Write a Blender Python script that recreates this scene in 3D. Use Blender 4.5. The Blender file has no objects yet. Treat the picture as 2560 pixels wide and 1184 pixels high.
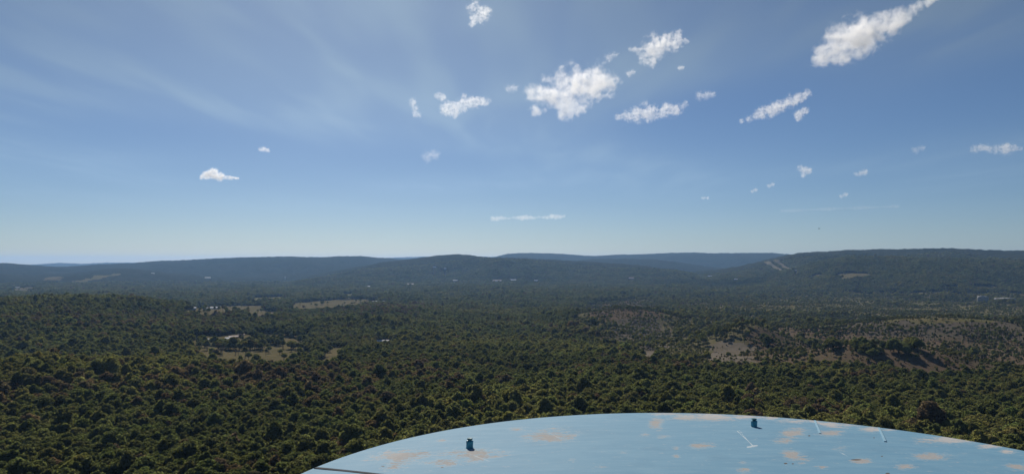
import bpy, bmesh, math, random
import numpy as np
from mathutils import Vector, Matrix

rad = math.radians
sc = bpy.context.scene
col = sc.collection

# ------------------------------------------------------------------ camera
F = 1828.0                    # focal length in pixels of a 2560 px wide frame
PITCH = math.atan(63 / F)
ZC = 200.0                    # height of the camera, metres
cam_d = bpy.data.cameras.new("camera")
cam_d.sensor_width = 36
cam_d.lens = 36 * F / 2560
cam_d.clip_start = 0.1
cam_d.clip_end = 200000
cam = bpy.data.objects.new("camera", cam_d)
cam.location = (0, 0, ZC)
cam.rotation_euler = (math.pi / 2 + PITCH, 0, 0)
col.objects.link(cam)
sc.camera = cam

# ------------------------------------------------------------------ sky, sun, exposure
SUN_AZ, SUN_EL = -13.0, 35.0
SKY_STRENGTH = 0.05
CIRX, CIRY, CIRX2, CIRY2 = 3.1, 16.4, 2.5, 18.6      # where the cirrus noise starts
world = bpy.data.worlds.new("World")
sc.world = world
world.use_nodes = True


class N:
    """small helper around a node tree"""
    def __init__(self, tree):
        self.t = tree
        self.t.nodes.clear()

    def new(self, kind, **kw):
        n = self.t.nodes.new(kind)
        for k, v in kw.items():
            if k.startswith("i_"):
                n.inputs[k[2:].replace("_", " ")].default_value = v
            else:
                setattr(n, k, v)
        return n

    def link(self, a, b):
        self.t.links.new(a, b)

    def val(self, s, v):
        if isinstance(v, bpy.types.NodeSocket):
            self.link(v, s)
        else:
            s.default_value = v

    def math(self, op, a, b=0.0, c=None, clamp=False):
        n = self.t.nodes.new("ShaderNodeMath")
        n.operation = op
        n.use_clamp = clamp
        self.val(n.inputs[0], a)
        self.val(n.inputs[1], b)
        if c is not None:
            self.val(n.inputs[2], c)
        return n.outputs[0]

    def mix(self, f, a, b, mode="MIX"):
        n = self.t.nodes.new("ShaderNodeMix")
        n.data_type = "RGBA"
        n.blend_type = mode
        self.val(n.inputs[0], f)
        self.val(n.inputs[6], a if isinstance(a, bpy.types.NodeSocket) else (*a, 1))
        self.val(n.inputs[7], b if isinstance(b, bpy.types.NodeSocket) else (*b, 1))
        return n.outputs[2]

    def noise(self, vec, scale, detail=3.0, rough=0.55, dist=0.0):
        n = self.t.nodes.new("ShaderNodeTexNoise")
        if vec is not None:
            self.link(vec, n.inputs["Vector"])
        n.inputs["Scale"].default_value = scale
        n.inputs["Detail"].default_value = detail
        n.inputs["Roughness"].default_value = rough
        n.inputs["Distortion"].default_value = dist
        return n.outputs["Fac"]

    def ramp(self, v, lo, hi):
        n = self.t.nodes.new("ShaderNodeMapRange")
        n.interpolation_type = "SMOOTHSTEP"
        self.val(n.inputs[0], v)
        n.inputs[1].default_value = lo
        n.inputs[2].default_value = hi
        return n.outputs[0]

    def mapping(self, vec, scale=(1, 1, 1), rot=(0, 0, 0), loc=(0, 0, 0)):
        n = self.t.nodes.new("ShaderNodeMapping")
        self.link(vec, n.inputs["Vector"])
        n.inputs["Scale"].default_value = scale
        n.inputs["Rotation"].default_value = rot
        n.inputs["Location"].default_value = loc
        return n.outputs[0]


w = N(world.node_tree)
sky = w.new("ShaderNodeTexSky", sky_type="NISHITA", sun_disc=False)
sky.sun_elevation = rad(SUN_EL)
sky.sun_rotation = rad(SUN_AZ)
sky.altitude = 3150
sky.air_density = 1.2
sky.dust_density = 3.2
sky.ozone_density = 6.2
# thin high cirrus: streaks on a plane far overhead, drawn out along one wind direction
tc = w.new("ShaderNodeTexCoord")
sep = w.new("ShaderNodeSeparateXYZ")
w.link(tc.outputs["Generated"], sep.inputs[0])
zz = w.math("MAXIMUM", sep.outputs[2], 0.03)
comb = w.new("ShaderNodeCombineXYZ")
w.link(w.math("DIVIDE", sep.outputs[0], zz), comb.inputs[0])
w.link(w.math("DIVIDE", sep.outputs[1], zz), comb.inputs[1])
streak = w.noise(w.mapping(comb.outputs[0], (2.6, 0.62, 1), (0, 0, rad(-10)), (CIRX, CIRY, 0)), 1.0, 2, 0.42, 0.3)
patch = w.noise(w.mapping(comb.outputs[0], (0.42, 0.22, 1), (0, 0, 0), (CIRX2, CIRY2, 0)), 1.0, 1, 0.4)
veil = w.ramp(patch, 0.36, 0.70)
cir = w.math("MULTIPLY", w.ramp(streak, 0.34, 0.78), w.ramp(patch, 0.44, 0.66))
cir = w.math("ADD", w.math("MULTIPLY", cir, 0.36), w.math("MULTIPLY", veil, 0.27))
cir = w.math("MULTIPLY", cir, w.ramp(sep.outputs[2], 0.04, 0.26))
gray = w.new("ShaderNodeRGBToBW")
w.link(sky.outputs[0], gray.inputs[0])
bright = w.math("MULTIPLY", gray.outputs[0], 1.75)
cc = w.new("ShaderNodeCombineColor")
for i, k in enumerate((0.77, 1.03, 1.24)):
    w.link(w.math("MULTIPLY", bright, k), cc.inputs[i])
skycol = w.mix(cir, sky.outputs[0], cc.outputs[0])
bg = w.new("ShaderNodeBackground", i_Strength=SKY_STRENGTH)
w.link(skycol, bg.inputs[0])
wo = w.new("ShaderNodeOutputWorld")
w.link(bg.outputs[0], wo.inputs[0])

sun_d = bpy.data.lights.new("sun", "SUN")
sun_d.energy = 4.2
sun_d.angle = rad(0.53)
sun_d.color = (1.0, 0.93, 0.83)
sun = bpy.data.objects.new("sun", sun_d)
to_sun = Vector((math.sin(rad(SUN_AZ)) * math.cos(rad(SUN_EL)), math.cos(rad(SUN_AZ)) * math.cos(rad(SUN_EL)), math.sin(rad(SUN_EL))))
sun.rotation_euler = to_sun.to_track_quat("Z", "Y").to_euler()
sun.location = (0, 0, 500)
col.objects.link(sun)

vs = sc.view_settings
vs.view_transform = "Standard"
vs.look = "None"
vs.exposure = 0.22
vs.gamma = 1.0
vs.use_curve_mapping = False
cy = sc.cycles
cy.use_denoising = True
cy.max_bounces = 8
cy.diffuse_bounces = 4
cy.glossy_bounces = 2
cy.transmission_bounces = 2
cy.transparent_max_bounces = 4
cy.volume_bounces = 5
cy.volume_step_rate = 0.15
cy.volume_max_steps = 1024
cy.sample_clamp_indirect = 6.0

rng = np.random.default_rng(11)
random.seed(11)

# ------------------------------------------------------------------ helpers


def tag(o, label=None, category=None, group=None, kind=None):
    if label:
        o["label"] = label
    if category:
        o["category"] = category
    if group:
        o["group"] = group
    if kind:
        o["kind"] = kind
    return o


def link(o, parent=None):
    col.objects.link(o)
    if parent is not None:
        o.parent = parent
    return o


def mesh_np(name, verts, faces, mats=(), mat_idx=None, smooth=False):
    """verts (n,3), faces (m,k) with one k"""
    me = bpy.data.meshes.new(name)
    verts = np.asarray(verts, dtype=np.float32)
    faces = np.asarray(faces, dtype=np.int32)
    m, k = faces.shape
    me.vertices.add(len(verts))
    me.vertices.foreach_set("co", verts.ravel())
    me.loops.add(m * k)
    me.loops.foreach_set("vertex_index", faces.ravel())
    me.polygons.add(m)
    me.polygons.foreach_set("loop_start", np.arange(0, m * k, k, dtype=np.int32))
    for mt in mats:
        me.materials.append(mt)
    if mat_idx is not None:
        me.polygons.foreach_set("material_index", np.asarray(mat_idx, dtype=np.int32))
    me.polygons.foreach_set("use_smooth", np.full(m, smooth, dtype=bool))
    me.update(calc_edges=True)
    me.validate()
    return me


def mesh_bm(name, bm, mat, smooth=False):
    me = bpy.data.meshes.new(name)
    bm.normal_update()
    bm.to_mesh(me)
    bm.free()
    me.materials.append(mat)
    if smooth:
        me.polygons.foreach_set("use_smooth", np.full(len(me.polygons), True))
    return me


def obj(name, me, parent=None, loc=None):
    o = bpy.data.objects.new(name, me)
    link(o, parent)
    if loc is not None:
        o.location = loc
    return o


def empty(name, loc=(0, 0, 0), rz=0.0):
    o = bpy.data.objects.new(name, None)
    o.empty_display_size = 0.5
    link(o)
    o.location = loc
    o.rotation_euler = (0, 0, rz)
    return o


def _hash(ix, iy, seed):
    h = (ix.astype(np.int64) * 374761393 + iy.astype(np.int64) * 668265263 + seed * 974634777) & 0xFFFFFFFF
    h = ((h ^ (h >> 13)) * 1274126177) & 0xFFFFFFFF
    h = h ^ (h >> 16)
    return (h & 0xFFFFFF) / float(0xFFFFFF)


def vnoise(x, y, seed=0):
    """value noise in -1..1"""
    ix, iy = np.floor(x), np.floor(y)
    fx, fy = x - ix, y - iy
    fx = fx * fx * fx * (fx * (fx * 6 - 15) + 10)
    fy = fy * fy * fy * (fy * (fy * 6 - 15) + 10)
    a = _hash(ix, iy, seed)
    b = _hash(ix + 1, iy, seed)
    c = _hash(ix, iy + 1, seed)
    d = _hash(ix + 1, iy + 1, seed)
    return 2 * ((a * (1 - fx) + b * fx) * (1 - fy) + (c * (1 - fx) + d * fx) * fy) - 1


def fbm(x, y, seed=0, oct=3, gain=0.5):
    s, a, t = 0.0, 1.0, 0.0
    for o in range(oct):
        s = s + a * vnoise(x * 2 ** o + 17.3 * o, y * 2 ** o - 9.1 * o, seed + o)
        t += a
        a *= gain
    return s / t


def sstep(a, b, x):
    t = np.clip((x - a) / (b - a), 0, 1)
    return t * t * (3 - 2 * t)


CP, SP = math.cos(PITCH), math.sin(PITCH)


def direction(px, py):
    """direction in the world through a pixel of the photograph, y component 1-ish"""
    u = (np.asarray(px, float) - 1280) / F
    v = (592 - np.asarray(py, float)) / F
    return np.stack([u, CP - v * SP, SP + v * CP], -1)


def project(x, y, z):
    dx, dy, dz = x, y * CP + (z - ZC) * SP, -y * SP + (z - ZC) * CP
    dy = np.maximum(dy, 1e-3)
    return 1280 + F * dx / dy, 592 - F * dz / dy


def azd(px):
    return np.degrees(np.arctan((np.asarray(px, float) - 1280) / F))


# ------------------------------------------------------------------ terrain
PROFILE = np.array([(0, 42), (30, 43), (60, 50), (120, 65), (200, 80), (250, 86), (330, 90), (420, 93), (650, 101), (950, 115),
                    (1400, 126), (2100, 136), (3200, 143), (5000, 147), (8000, 148), (16000, 148), (40000, 150)], float)

# (name, distance, front width, back width, [(px, py) of the crest], wooded by instances)
RIDGES = [
    (17500, 4000, 4000, [(-600, 664), (0, 668), (80, 661), (150, 657), (210, 659), (260, 656), (330, 656), (400, 659), (520, 662), (800, 652), (900, 646), (960, 645), (1000, 643), (1060, 641), (1110, 642), (1200, 643), (1240, 641), (1300, 646), (1450, 643), (1500, 640), (1560, 643), (1900, 644), (2100, 640), (3200, 645)]),
    (8600, 2600, 2500, [(-700, 650), (-200, 654), (0, 658), (40, 659), (100, 664), (140, 667), (180, 666), (250, 661), (330, 658), (400, 652), (470, 650), (560, 645), (640, 642), (700, 641), (800, 643), (870, 640), (900, 640), (930, 643), (970, 645), (1050, 652), (1150, 664), (1250, 674), (1400, 690)]),
    (6600, 1500, 1500, [(-700, 668), (-100, 680), (60, 688), (180, 684), (290, 671), (340, 672), (420, 682), (560, 690), (700, 694), (800, 700), (900, 705)]),
    (6000, 1700, 1800, [(700, 705), (780, 690), (860, 674), (950, 657), (1030, 646), (1100, 638), (1140, 636), (1165, 637), (1200, 641), (1300, 646), (1400, 650), (1500, 656), (1600, 664), (1700, 676), (1800, 690), (1900, 705)]),
    (10600, 2600, 2500, [(1100, 670), (1180, 655), (1230, 644), (1270, 634), (1320, 632), (1400, 634), (1450, 638), (1490, 640), (1530, 637), (1620, 635), (1680, 632), (1745, 631), (1770, 633), (1930, 632), (1990, 637), (2100, 648), (2300, 660)]),
    (8000, 1500, 1500, [(1300, 668), (1400, 655), (1480, 648), (1560, 647), (1640, 648), (1700, 656), (1780, 668), (1860, 680)]),
    (6300, 2300, 1900, [(1450, 712), (1600, 696), (1720, 684), (1800, 674), (1860, 663), (1910, 651), (1950, 642), (1995, 633), (2060, 629), (2130, 625), (2200, 623), (2330, 622), (2380, 620), (2440, 624), (2500, 626), (2560, 627), (2700, 630), (3000, 634), (3400, 640)]),
    (4500, 1300, 1100, [(1800, 704), (1900, 688), (1980, 670), (2060, 649), (2140, 639), (2230, 640), (2330, 644), (2450, 645), (2560, 650), (2800, 660), (3200, 680)]),
]
# low rises: px, py of the tree tops on the crest, distance, width across, width in depth
RISES = [(120, 738, 1650, 330, 420), (330, 748, 1750, 220, 350), (-300, 735, 1600, 400, 420), (960, 762, 1750, 160, 260),
         (1870, 788, 1080, 55, 90), (2180, 830, 850, 120, 70), (1560, 752, 1500, 130, 120), (2400, 775, 1350, 260, 130), (760, 795, 1300, 200, 120), (60, 880, 640, 130, 90)]


def base_h(x, y):
    d = np.hypot(x, y)
    dd = np.maximum(d, 1.0)
    ld = np.log(dd)
    # smoothed look-up of the profile on log distance
    h = 0.0
    for k, wt in ((-0.12, 0.25), (0, 0.5), (0.12, 0.25)):
        h = h + wt * np.interp(np.exp(ld + k), PROFILE[:, 0], PROFILE[:, 1])
    z = ZC - h
    z = z + 5.0 * fbm(x / 260, y / 260, 3, 2) * sstep(220, 700, d) + 11.0 * fbm(x / 900, y / 900, 5, 2) * sstep(900, 2600, d)
    z = z + 1.5 * fbm(x / 60, y / 60, 8, 2) * sstep(80, 250, d) + 4.0 * fbm(x / 130, y / 130, 9, 2) * sstep(150, 330, d)
    return z - d * d / 12742000.0          # the earth curves away


_RISE_DATA = None


def add_rises(x, y, data):
    z = np.zeros_like(x)
    for x0, y0, a, wx, wy in data:
        r0 = math.hypot(x0, y0)
        ux, uy = x0 / r0, y0 / r0
        along = (x - x0) * ux + (y - y0) * uy
        across = (x - x0) * uy - (y - y0) * ux
        z = np.maximum(z, a * np.exp(-(along / wy) ** 2 - (across / wx) ** 2))
    return z


def rise_data():
    global _RISE_DATA
    if _RISE_DATA is None:
        _RISE_DATA = []
        for px, py, d, wx, wy in RISES:
            v = direction(px, py)
            v = v / math.hypot(v[0], v[1]) * d
            x0, y0 = v[0], v[1]
            h0 = float((base_h(np.array([x0]), np.array([y0])) )[0])
            a = ZC + v[2] - 14 - h0
            if a > 2:
                _RISE_DATA.append((x0, y0, a, wx, wy))
    return _RISE_DATA


def ground_h(x, y):
    x = np.asarray(x, float)
    y = np.asarray(y, float)
    d = np.hypot(x, y)
    az = np.degrees(np.arctan2(x, y))
    z = base_h(x, y)
    z = z + add_rises(x, y, rise_data()) * (1 + 0.12 * fbm(x / 120, y / 120, 21, 2))
    best = z.copy()
    for k, (d0, wf, wb, pts) in enumerate(RIDGES):
        p = np.array(pts, float)
        a_ = azd(p[:, 0])
        el = direction(p[:, 0], p[:, 1])
        el = el[:, 2] / np.hypot(el[:, 0], el[:, 1])
        dist = d0 * (1 + 0.05 * fbm(az / 7.0, az * 0 + k, 40 + k, 2))
        zc = ZC + np.interp(az, a_, el) * dist - (17 if d0 < 5400 else 10)
        zc = np.where((az < a_[0] - 1) | (az > a_[-1] + 1), z, zc)
        t = np.where(d < dist, (dist - d) / wf, (d - dist) / wb)
        prof = np.where(t < 1, 0.5 * (1 + np.cos(np.pi * np.clip(t, 0, 1))), 0)
        gull = fbm(x / 420 + 3 * k, y / 420, 60 + k, 3) * 44 * prof * (1 - prof) * 3
        cand = z + np.maximum(zc - z, 0) * prof + gull * (zc > z + 5)
        best = np.maximum(best, cand)
    return best


FAR = 5500.0


def surface_h(x, y):
    """ground, raised to the leaf canopy where the woods are too far to build tree by tree"""
    d = np.hypot(x, y)
    z = ground_h(x, y)
    far = sstep(FAR - 250, FAR + 100, d)
    if np.any(far > 0):
        m = far > 0
        xs, ys = x[m], y[m]
        bump = 9 + 3.2 * vnoise(xs / 13, ys / 13, 71) + 4.0 * vnoise(xs / 31, ys / 31, 72) + 4 * vnoise(xs / 95, ys / 95, 73)
        z[m] = z[m] + far[m] * bump
    return z


MARCH = np.exp(np.linspace(math.log(60), math.log(20000), 1500))


def pick(px, py, lift=0.0):
    """world x, y where the line of sight through a pixel meets the ground raised by lift"""
    v = direction(px, py)
    hl = math.hypot(v[0], v[1])
    x, y = v[0] / hl * MARCH, v[1] / hl * MARCH
    zr = ZC + v[2] / hl * MARCH
    hit = np.nonzero(ground_h(x, y) + lift >= zr)[0]
    i = hit[0] if len(hit) else len(MARCH) - 1
    if 0 < i:
        k = slice(i - 1, i + 1)
        g = ground_h(x[k], y[k]) + lift - zr[k]
        f = float(np.clip(g[0] / (g[0] - g[1] - 1e-12), 0, 1))
        return x[i - 1] + (x[i] - x[i - 1]) * f, y[i - 1] + (y[i] - y[i - 1]) * f
    return x[i], y[i]


# ------------------------------------------------------------------ materials


def material(name):
    m = bpy.data.materials.new(name)
    m.use_nodes = True
    return m, N(m.node_tree)


def finish(n, color, rough=0.9, bump=None, bump_dist=0.05, bump_strength=0.5, spec=0.2):
    p = n.new("ShaderNodeBsdfPrincipled")
    n.val(p.inputs["Base Color"], color if isinstance(color, bpy.types.NodeSocket) else (*color, 1))
    n.val(p.inputs["Roughness"], rough)
    p.inputs["Specular IOR Level"].default_value = spec
    if bump is not None:
        b = n.new("ShaderNodeBump")
        b.inputs["Strength"].default_value = bump_strength
        b.inputs["Distance"].default_value = bump_dist
        n.link(bump, b.inputs["Height"])
        n.link(b.outputs[0], p.inputs["Normal"])
    o = n.new("ShaderNodeOutputMaterial")
    n.link(p.outputs[0], o.inputs[0])
    return p


def ground_material(name, c1, c2, c3, s1=0.02, s2=0.15):
    m, n = material(name)
    pos = n.new("ShaderNodeNewGeometry").outputs["Position"]
    a = n.noise(pos, s1, 4, 0.6)
    b = n.noise(pos, s2, 4, 0.65)
    c = n.mix(n.ramp(a, 0.35, 0.65), c1, c2)
    c = n.mix(n.ramp(b, 0.45, 0.72), c, c3)
    finish(n, c, 1.0, b, 0.4, 0.5, 0.0)
    return m


def plain(name, c, rough=0.7, var=0.12, scale=2.0, spec=0.3):
    m, n = material(name)
    t = n.new("ShaderNodeTexCoord").outputs["Object"]
    a = n.noise(t, scale, 4, 0.6)
    d = tuple(max(0.0, v * (1 - 2 * var)) for v in c)
    finish(n, n.mix(n.ramp(a, 0.3, 0.7), c, d), rough, a, 0.01, 0.3, spec)
    return m


M = {}
M["floor"] = ground_material("forest floor", (0.035, 0.03, 0.02), (0.05, 0.045, 0.025), (0.025, 0.03, 0.014))
M["dry"] = ground_material("dry hay grass", (0.128, 0.104, 0.056), (0.11, 0.094, 0.048), (0.088, 0.08, 0.04), 0.012, 0.08)
M["green_grass"] = ground_material("greenish pasture", (0.118, 0.106, 0.046), (0.135, 0.11, 0.055), (0.09, 0.092, 0.036), 0.012, 0.07)
M["brown"] = ground_material("red brown scrub ground", (0.122, 0.088, 0.06), (0.104, 0.080, 0.052), (0.088, 0.076, 0.042), 0.015, 0.1)
M["grey"] = ground_material("grey spoil gravel", (0.112, 0.092, 0.072), (0.094, 0.079, 0.058), (0.08, 0.073, 0.045), 0.02, 0.12)
M["rough"] = ground_material("rough grass under open woods", (0.125, 0.106, 0.058), (0.11, 0.1, 0.05), (0.085, 0.082, 0.037), 0.012, 0.08)
M["cut"] = ground_material("mown tan strip", (0.165, 0.14, 0.095), (0.14, 0.12, 0.08), (0.12, 0.108, 0.07), 0.012, 0.08)
M["pale"] = ground_material("pale gravel", (0.165, 0.14, 0.11), (0.135, 0.112, 0.082), (0.10, 0.088, 0.06), 0.02, 0.1)

# canopy of the far hills, colours darkened to stand in for crown self-shadowing
m, n = material("far forest canopy")
pos = n.new("ShaderNodeNewGeometry").outputs["Position"]
a = n.noise(pos, 0.0025, 4, 0.6)
b = n.noise(pos, 0.03, 4, 0.7)
c = n.noise(pos, 0.11, 3, 0.7)
cl = n.mix(n.ramp(a, 0.35, 0.65), (0.026, 0.031, 0.013), (0.036, 0.036, 0.016))
cl = n.mix(n.ramp(b, 0.45, 0.75), cl, (0.045, 0.043, 0.019))
cl = n.mix(n.ramp(c, 0.5, 0.75), cl, (0.013, 0.018, 0.009))
finish(n, cl, 1.0, c, 8.0, 1.0, 0.0)
M["canopy"] = m

# leaves: colour comes from the tree's own tint
m, n = material("leaves")
at = n.new("ShaderNodeAttribute", attribute_type="INSTANCER", attribute_name="tint")
tcn = n.new("ShaderNodeTexCoord")
lv = n.noise(tcn.outputs["Object"], 0.55, 3, 0.7)
lv2 = n.noise(tcn.outputs["Object"], 2.4, 2, 0.7)
k = n.math("ADD", n.math("MULTIPLY", n.ramp(lv, 0.3, 0.7), 0.45), n.math("MULTIPLY", n.ramp(lv2, 0.3, 0.7), 0.35))
k = n.math("ADD", k, 0.62)
vm = n.new("ShaderNodeVectorMath", operation="SCALE")
n.link(at.outputs["Color"], vm.inputs[0])
n.link(k, vm.inputs["Scale"])
df = n.new("ShaderNodeBsdfDiffuse")
n.link(vm.outputs[0], df.inputs[0])
tr = n.new("ShaderNodeBsdfTranslucent")
n.link(n.mix(1.0, vm.outputs[0], (1.0, 1.06, 0.72), "MULTIPLY"), tr.inputs[0])
ms = n.new("ShaderNodeMixShader")
ms.inputs[0].default_value = 0.6
n.link(df.outputs[0], ms.inputs[1])
n.link(tr.outputs[0], ms.inputs[2])
o = n.new("ShaderNodeOutputMaterial")
n.link(ms.outputs[0], o.inputs[0])
M["leaf"] = m
M["bark"] = plain("bark", (0.09, 0.07, 0.055), 0.95, 0.25, 1.5, 0.1)
M["bare"] = plain("bare grey twigs", (0.15, 0.125, 0.105), 0.95, 0.2, 1.5, 0.1)
M["white_roof"] = plain("white metal roof", (0.62, 0.61, 0.59), 0.6, 0.05)
M["pink_roof"] = plain("pale rusty roof", (0.52, 0.37, 0.30), 0.65, 0.1)
M["grey_roof"] = plain("grey shingle roof", (0.3, 0.31, 0.33), 0.8)
M["wall_white"] = plain("white siding", (0.65, 0.64, 0.62), 0.7, 0.05)
M["wall_grey"] = plain("grey blue siding", (0.33, 0.38, 0.4), 0.7, 0.05)
M["wall_dark"] = plain("dark brown siding", (0.08, 0.06, 0.05), 0.8)
M["glass"] = plain("dark window glass", (0.03, 0.035, 0.04), 0.1, 0.05, 2, 0.5)

# ------------------------------------------------------------------ clearings, fields and bare ground
# name, label, material, tree density, tree kind, [(px, py)]
ZONES = [
    ("hay_field", "tan hay field around the farm buildings left of centre", "dry", 0.02, "mixed", [(465, 852), (520, 842), (600, 832), (700, 832), (780, 838), (785, 850), (765, 868), (715, 884), (620, 892), (530, 889), (485, 874)]),
    ("hay_field", "small tan clearing in the woods right of the farm", "dry", 0.02, "mixed", [(800, 874), (835, 868), (875, 867), (872, 879), (820, 885)]),
    ("hay_field", "long pale field beyond the woods left of centre", "dry", 0.01, "mixed", [(690, 769), (730, 757), (800, 752), (860, 748), (938, 747), (935, 757), (860, 764), (760, 771)]),
    ("hay_field", "narrow tan field behind the long white barn", "dry", 0.01, "mixed", [(468, 769), (530, 765), (600, 763), (665, 764), (665, 771), (600, 775), (480, 776)]),
    ("hay_field", "thin greenish field strip behind a dark tree belt", "green_grass", 0.01, "mixed", [(600, 749), (640, 744), (722, 740), (724, 745), (640, 751)]),
    ("hay_field", "tiny pale field strip in the middle of the valley", "green_grass", 0.0, "mixed", [(852, 735), (888, 733), (888, 738), (856, 739)]),
    ("gravel_road", "pale straight road between trees in front of the long field", "pale", 0.0, "mixed", [(600, 783), (650, 780), (722, 777), (722, 780), (650, 784), (600, 786)]),
    ("hay_field", "pinkish far field at the left edge", "dry", 0.01, "mixed", [(0, 726), (40, 720), (95, 715), (95, 724), (50, 728)]),
    ("hay_field", "pale green sloping field on the far left hill", "green_grass", 0.01, "mixed", [(180, 701), (250, 691), (300, 686), (306, 689), (270, 694), (200, 703)]),
    ("hay_field", "thin pale far field above the left valley", "dry", 0.01, "mixed", [(98, 698), (125, 695), (152, 694), (150, 699), (110, 700)]),
    ("hay_field", "golden field below the right hand ridge", "dry", 0.0, "mixed", [(2078, 690), (2115, 681), (2180, 684), (2174, 690), (2105, 694)]),
    ("hay_field", "short golden strip left of the golden field", "dry", 0.0, "mixed", [(2020, 691), (2056, 687), (2056, 692)]),
    ("hay_field", "thin tan strip among dark woods on the right", "dry", 0.0, "mixed", [(2355, 715), (2402, 713), (2402, 718), (2360, 719)]),
    ("hay_field", "longer thin tan strip near the right edge", "dry", 0.0, "mixed", [(2418, 714), (2486, 714), (2488, 720), (2455, 720)]),
    ("scrub_land", "yellowish scrub grassland across the right middle distance", "green_grass", 0.34, "scrub", [(1705, 764), (1860, 757), (1960, 748), (2060, 742), (2250, 748), (2440, 762), (2600, 772), (2700, 800), (2300, 792), (2080, 777), (1900, 776), (1750, 773)]),
    ("scrub_land", "red brown scrub slope dotted with cedars on the right", "brown", 0.5, "cedar", [(1865, 850), (1900, 828), (1960, 812), (2060, 818), (2160, 832), (2280, 840), (2420, 846), (2600, 855), (2600, 905), (2480, 905), (2350, 918), (2200, 898), (2060, 893), (1950, 897), (1885, 880)]),
    ("scrub_land", "mauve grey scrub ground above the brown slope", "grey", 0.75, "cedar", [(2060, 812), (2110, 792), (2300, 784), (2480, 790), (2640, 800), (2640, 855), (2420, 846), (2280, 839), (2160, 831)]),
    ("scrub_land", "red brown clearing dotted with dark cedars right of centre", "brown", 0.45, "cedar", [(1460, 764), (1500, 755), (1570, 751), (1640, 755), (1660, 778), (1585, 794), (1480, 784)]),
    ("spoil_bank", "grey bare spoil banks with sparse young trees", "grey", 0.5, "scrub", [(1480, 845), (1510, 800), (1560, 797), (1600, 803), (1665, 800), (1680, 835), (1640, 858), (1560, 862)]),
    ("gravel_road", "pale gravel track beside the yellow green thicket", "pale", 0.0, "mixed", [(1588, 868), (1640, 863), (1690, 864), (1660, 870), (1640, 876), (1700, 884), (1680, 892), (1630, 884)]),
    ("gravel_yard", "pale tan gravel yard below the dark wooded knoll", "pale", 0.03, "cedar", [(1750, 884), (1785, 866), (1812, 850), (1845, 858), (1900, 870), (1945, 888), (1870, 897), (1790, 895)]),
    ("open_woodland", "patchy open woodland and rough grass across the right middle distance", "rough", 0.36, "open", [(1425, 775), (1560, 748), (1700, 742), (1980, 732), (2300, 730), (2680, 735), (2680, 915), (2350, 922), (2200, 905), (1950, 902), (1750, 903), (1600, 895), (1500, 872), (1425, 830)]),
    ("cleared_strip", "left of two tan power line cuts on the right ridge", "cut", 0.0, "mixed", [(1909, 657), (1921, 656), (1966, 679), (1950, 683)]),
    ("cleared_strip", "right of two tan power line cuts on the right ridge", "cut", 0.0, "mixed", [(1930, 654), (1942, 653), (1983, 674), (1967, 678)]),
]


def in_poly(x, y, poly):
    inside = np.zeros(x.shape, bool)
    j = len(poly) - 1
    for i in range(len(poly)):
        xi, yi = poly[i]
        xj, yj = poly[j]
        c = ((yi > y) != (yj > y)) & (x < (xj - xi) * (y - yi) / (yj - yi + 1e-12) + xi)
        inside ^= c
        j = i
    return inside


zone_polys = []
for name, label, mt, dens, kind, pts in ZONES:
    my = sum(p[1] for p in pts) / len(pts)
    poly = []
    for i in range(len(pts)):                     # densify so that edges follow the ground
        (x0, y0), (x1, y1) = pts[i], pts[(i + 1) % len(pts)]
        for k in range(4):
            qx, qy = x0 + (x1 - x0) * k / 4, y0 + (y1 - y0) * k / 4
            poly.append(pick(qx, qy, 0.0 if (qy <= my or name == "cleared_strip") else (13.0 if dens < 0.1 else 9.0)))
    zone_polys.append(np.array(poly))


def zone_of(x, y):
    z = np.full(x.shape, -1, int)
    for i, poly in enumerate(zone_polys):
        lo, hi = poly.min(0), poly.max(0)
        m_ = (x >= lo[0]) & (x <= hi[0]) & (y >= lo[1]) & (y <= hi[1]) & (z < 0)
        if m_.any():
            idx = np.nonzero(m_)
            wob = (0.0 if ZONES[i][0] in ("cleared_strip", "gravel_road") else 0.015) * np.minimum(np.hypot(x[idx], y[idx]), 1600)
            ins = in_poly(x[idx] + wob * vnoise(x[idx] / 30, y[idx] / 30, 90), y[idx] + wob * vnoise(x[idx] / 30, y[idx] / 30, 91), poly)
            z[idx] = np.where(ins, i, -1)
    return z


# the ground sheet: one polar grid, cut into ground, fields and far hills that share their borders
ANG = np.concatenate([np.linspace(-180, -46, 60)[:-1], np.linspace(-46, 46, 1000), np.linspace(46, 180, 60)[1:-1]])
RR = np.concatenate([np.linspace(0.5, 200, 60), np.exp(np.linspace(math.log(200), math.log(5500), 470))[1:], np.linspace(5500, 12000, 190)[1:], np.linspace(12000, 21500, 50)[1:]])
na, nr = len(ANG), len(RR)
A2, R2 = np.meshgrid(np.radians(ANG), RR)           # (nr, na)
GX, GY = R2 * np.sin(A2), R2 * np.cos(A2)
GZ = surface_h(GX.ravel(), GY.ravel()).reshape(GX.shape)
V = np.stack([GX, GY, GZ], -1).reshape(-1, 3)
ii, jj = np.meshgrid(np.arange(nr - 1), np.arange(na), indexing="ij")
j2 = (jj + 1) % na
FACES = np.stack([ii * na + jj, ii * na + j2, (ii + 1) * na + j2, (ii + 1) * na + jj], -1).reshape(-1, 4)[:, ::-1]
cx = V[FACES].mean(1)
fz = zone_of(cx[:, 0], cx[:, 1])
fd = np.hypot(cx[:, 0], cx[:, 1])
fz = np.where((fz < 0) & (fd > FAR - 100), -2, fz)


def sub_mesh(name, mask, mat):
    f = FACES[mask]
    used, inv = np.unique(f, return_inverse=True)
    return mesh_np(name, V[used], inv.reshape(-1, 4), (mat,), None, True)


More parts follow.
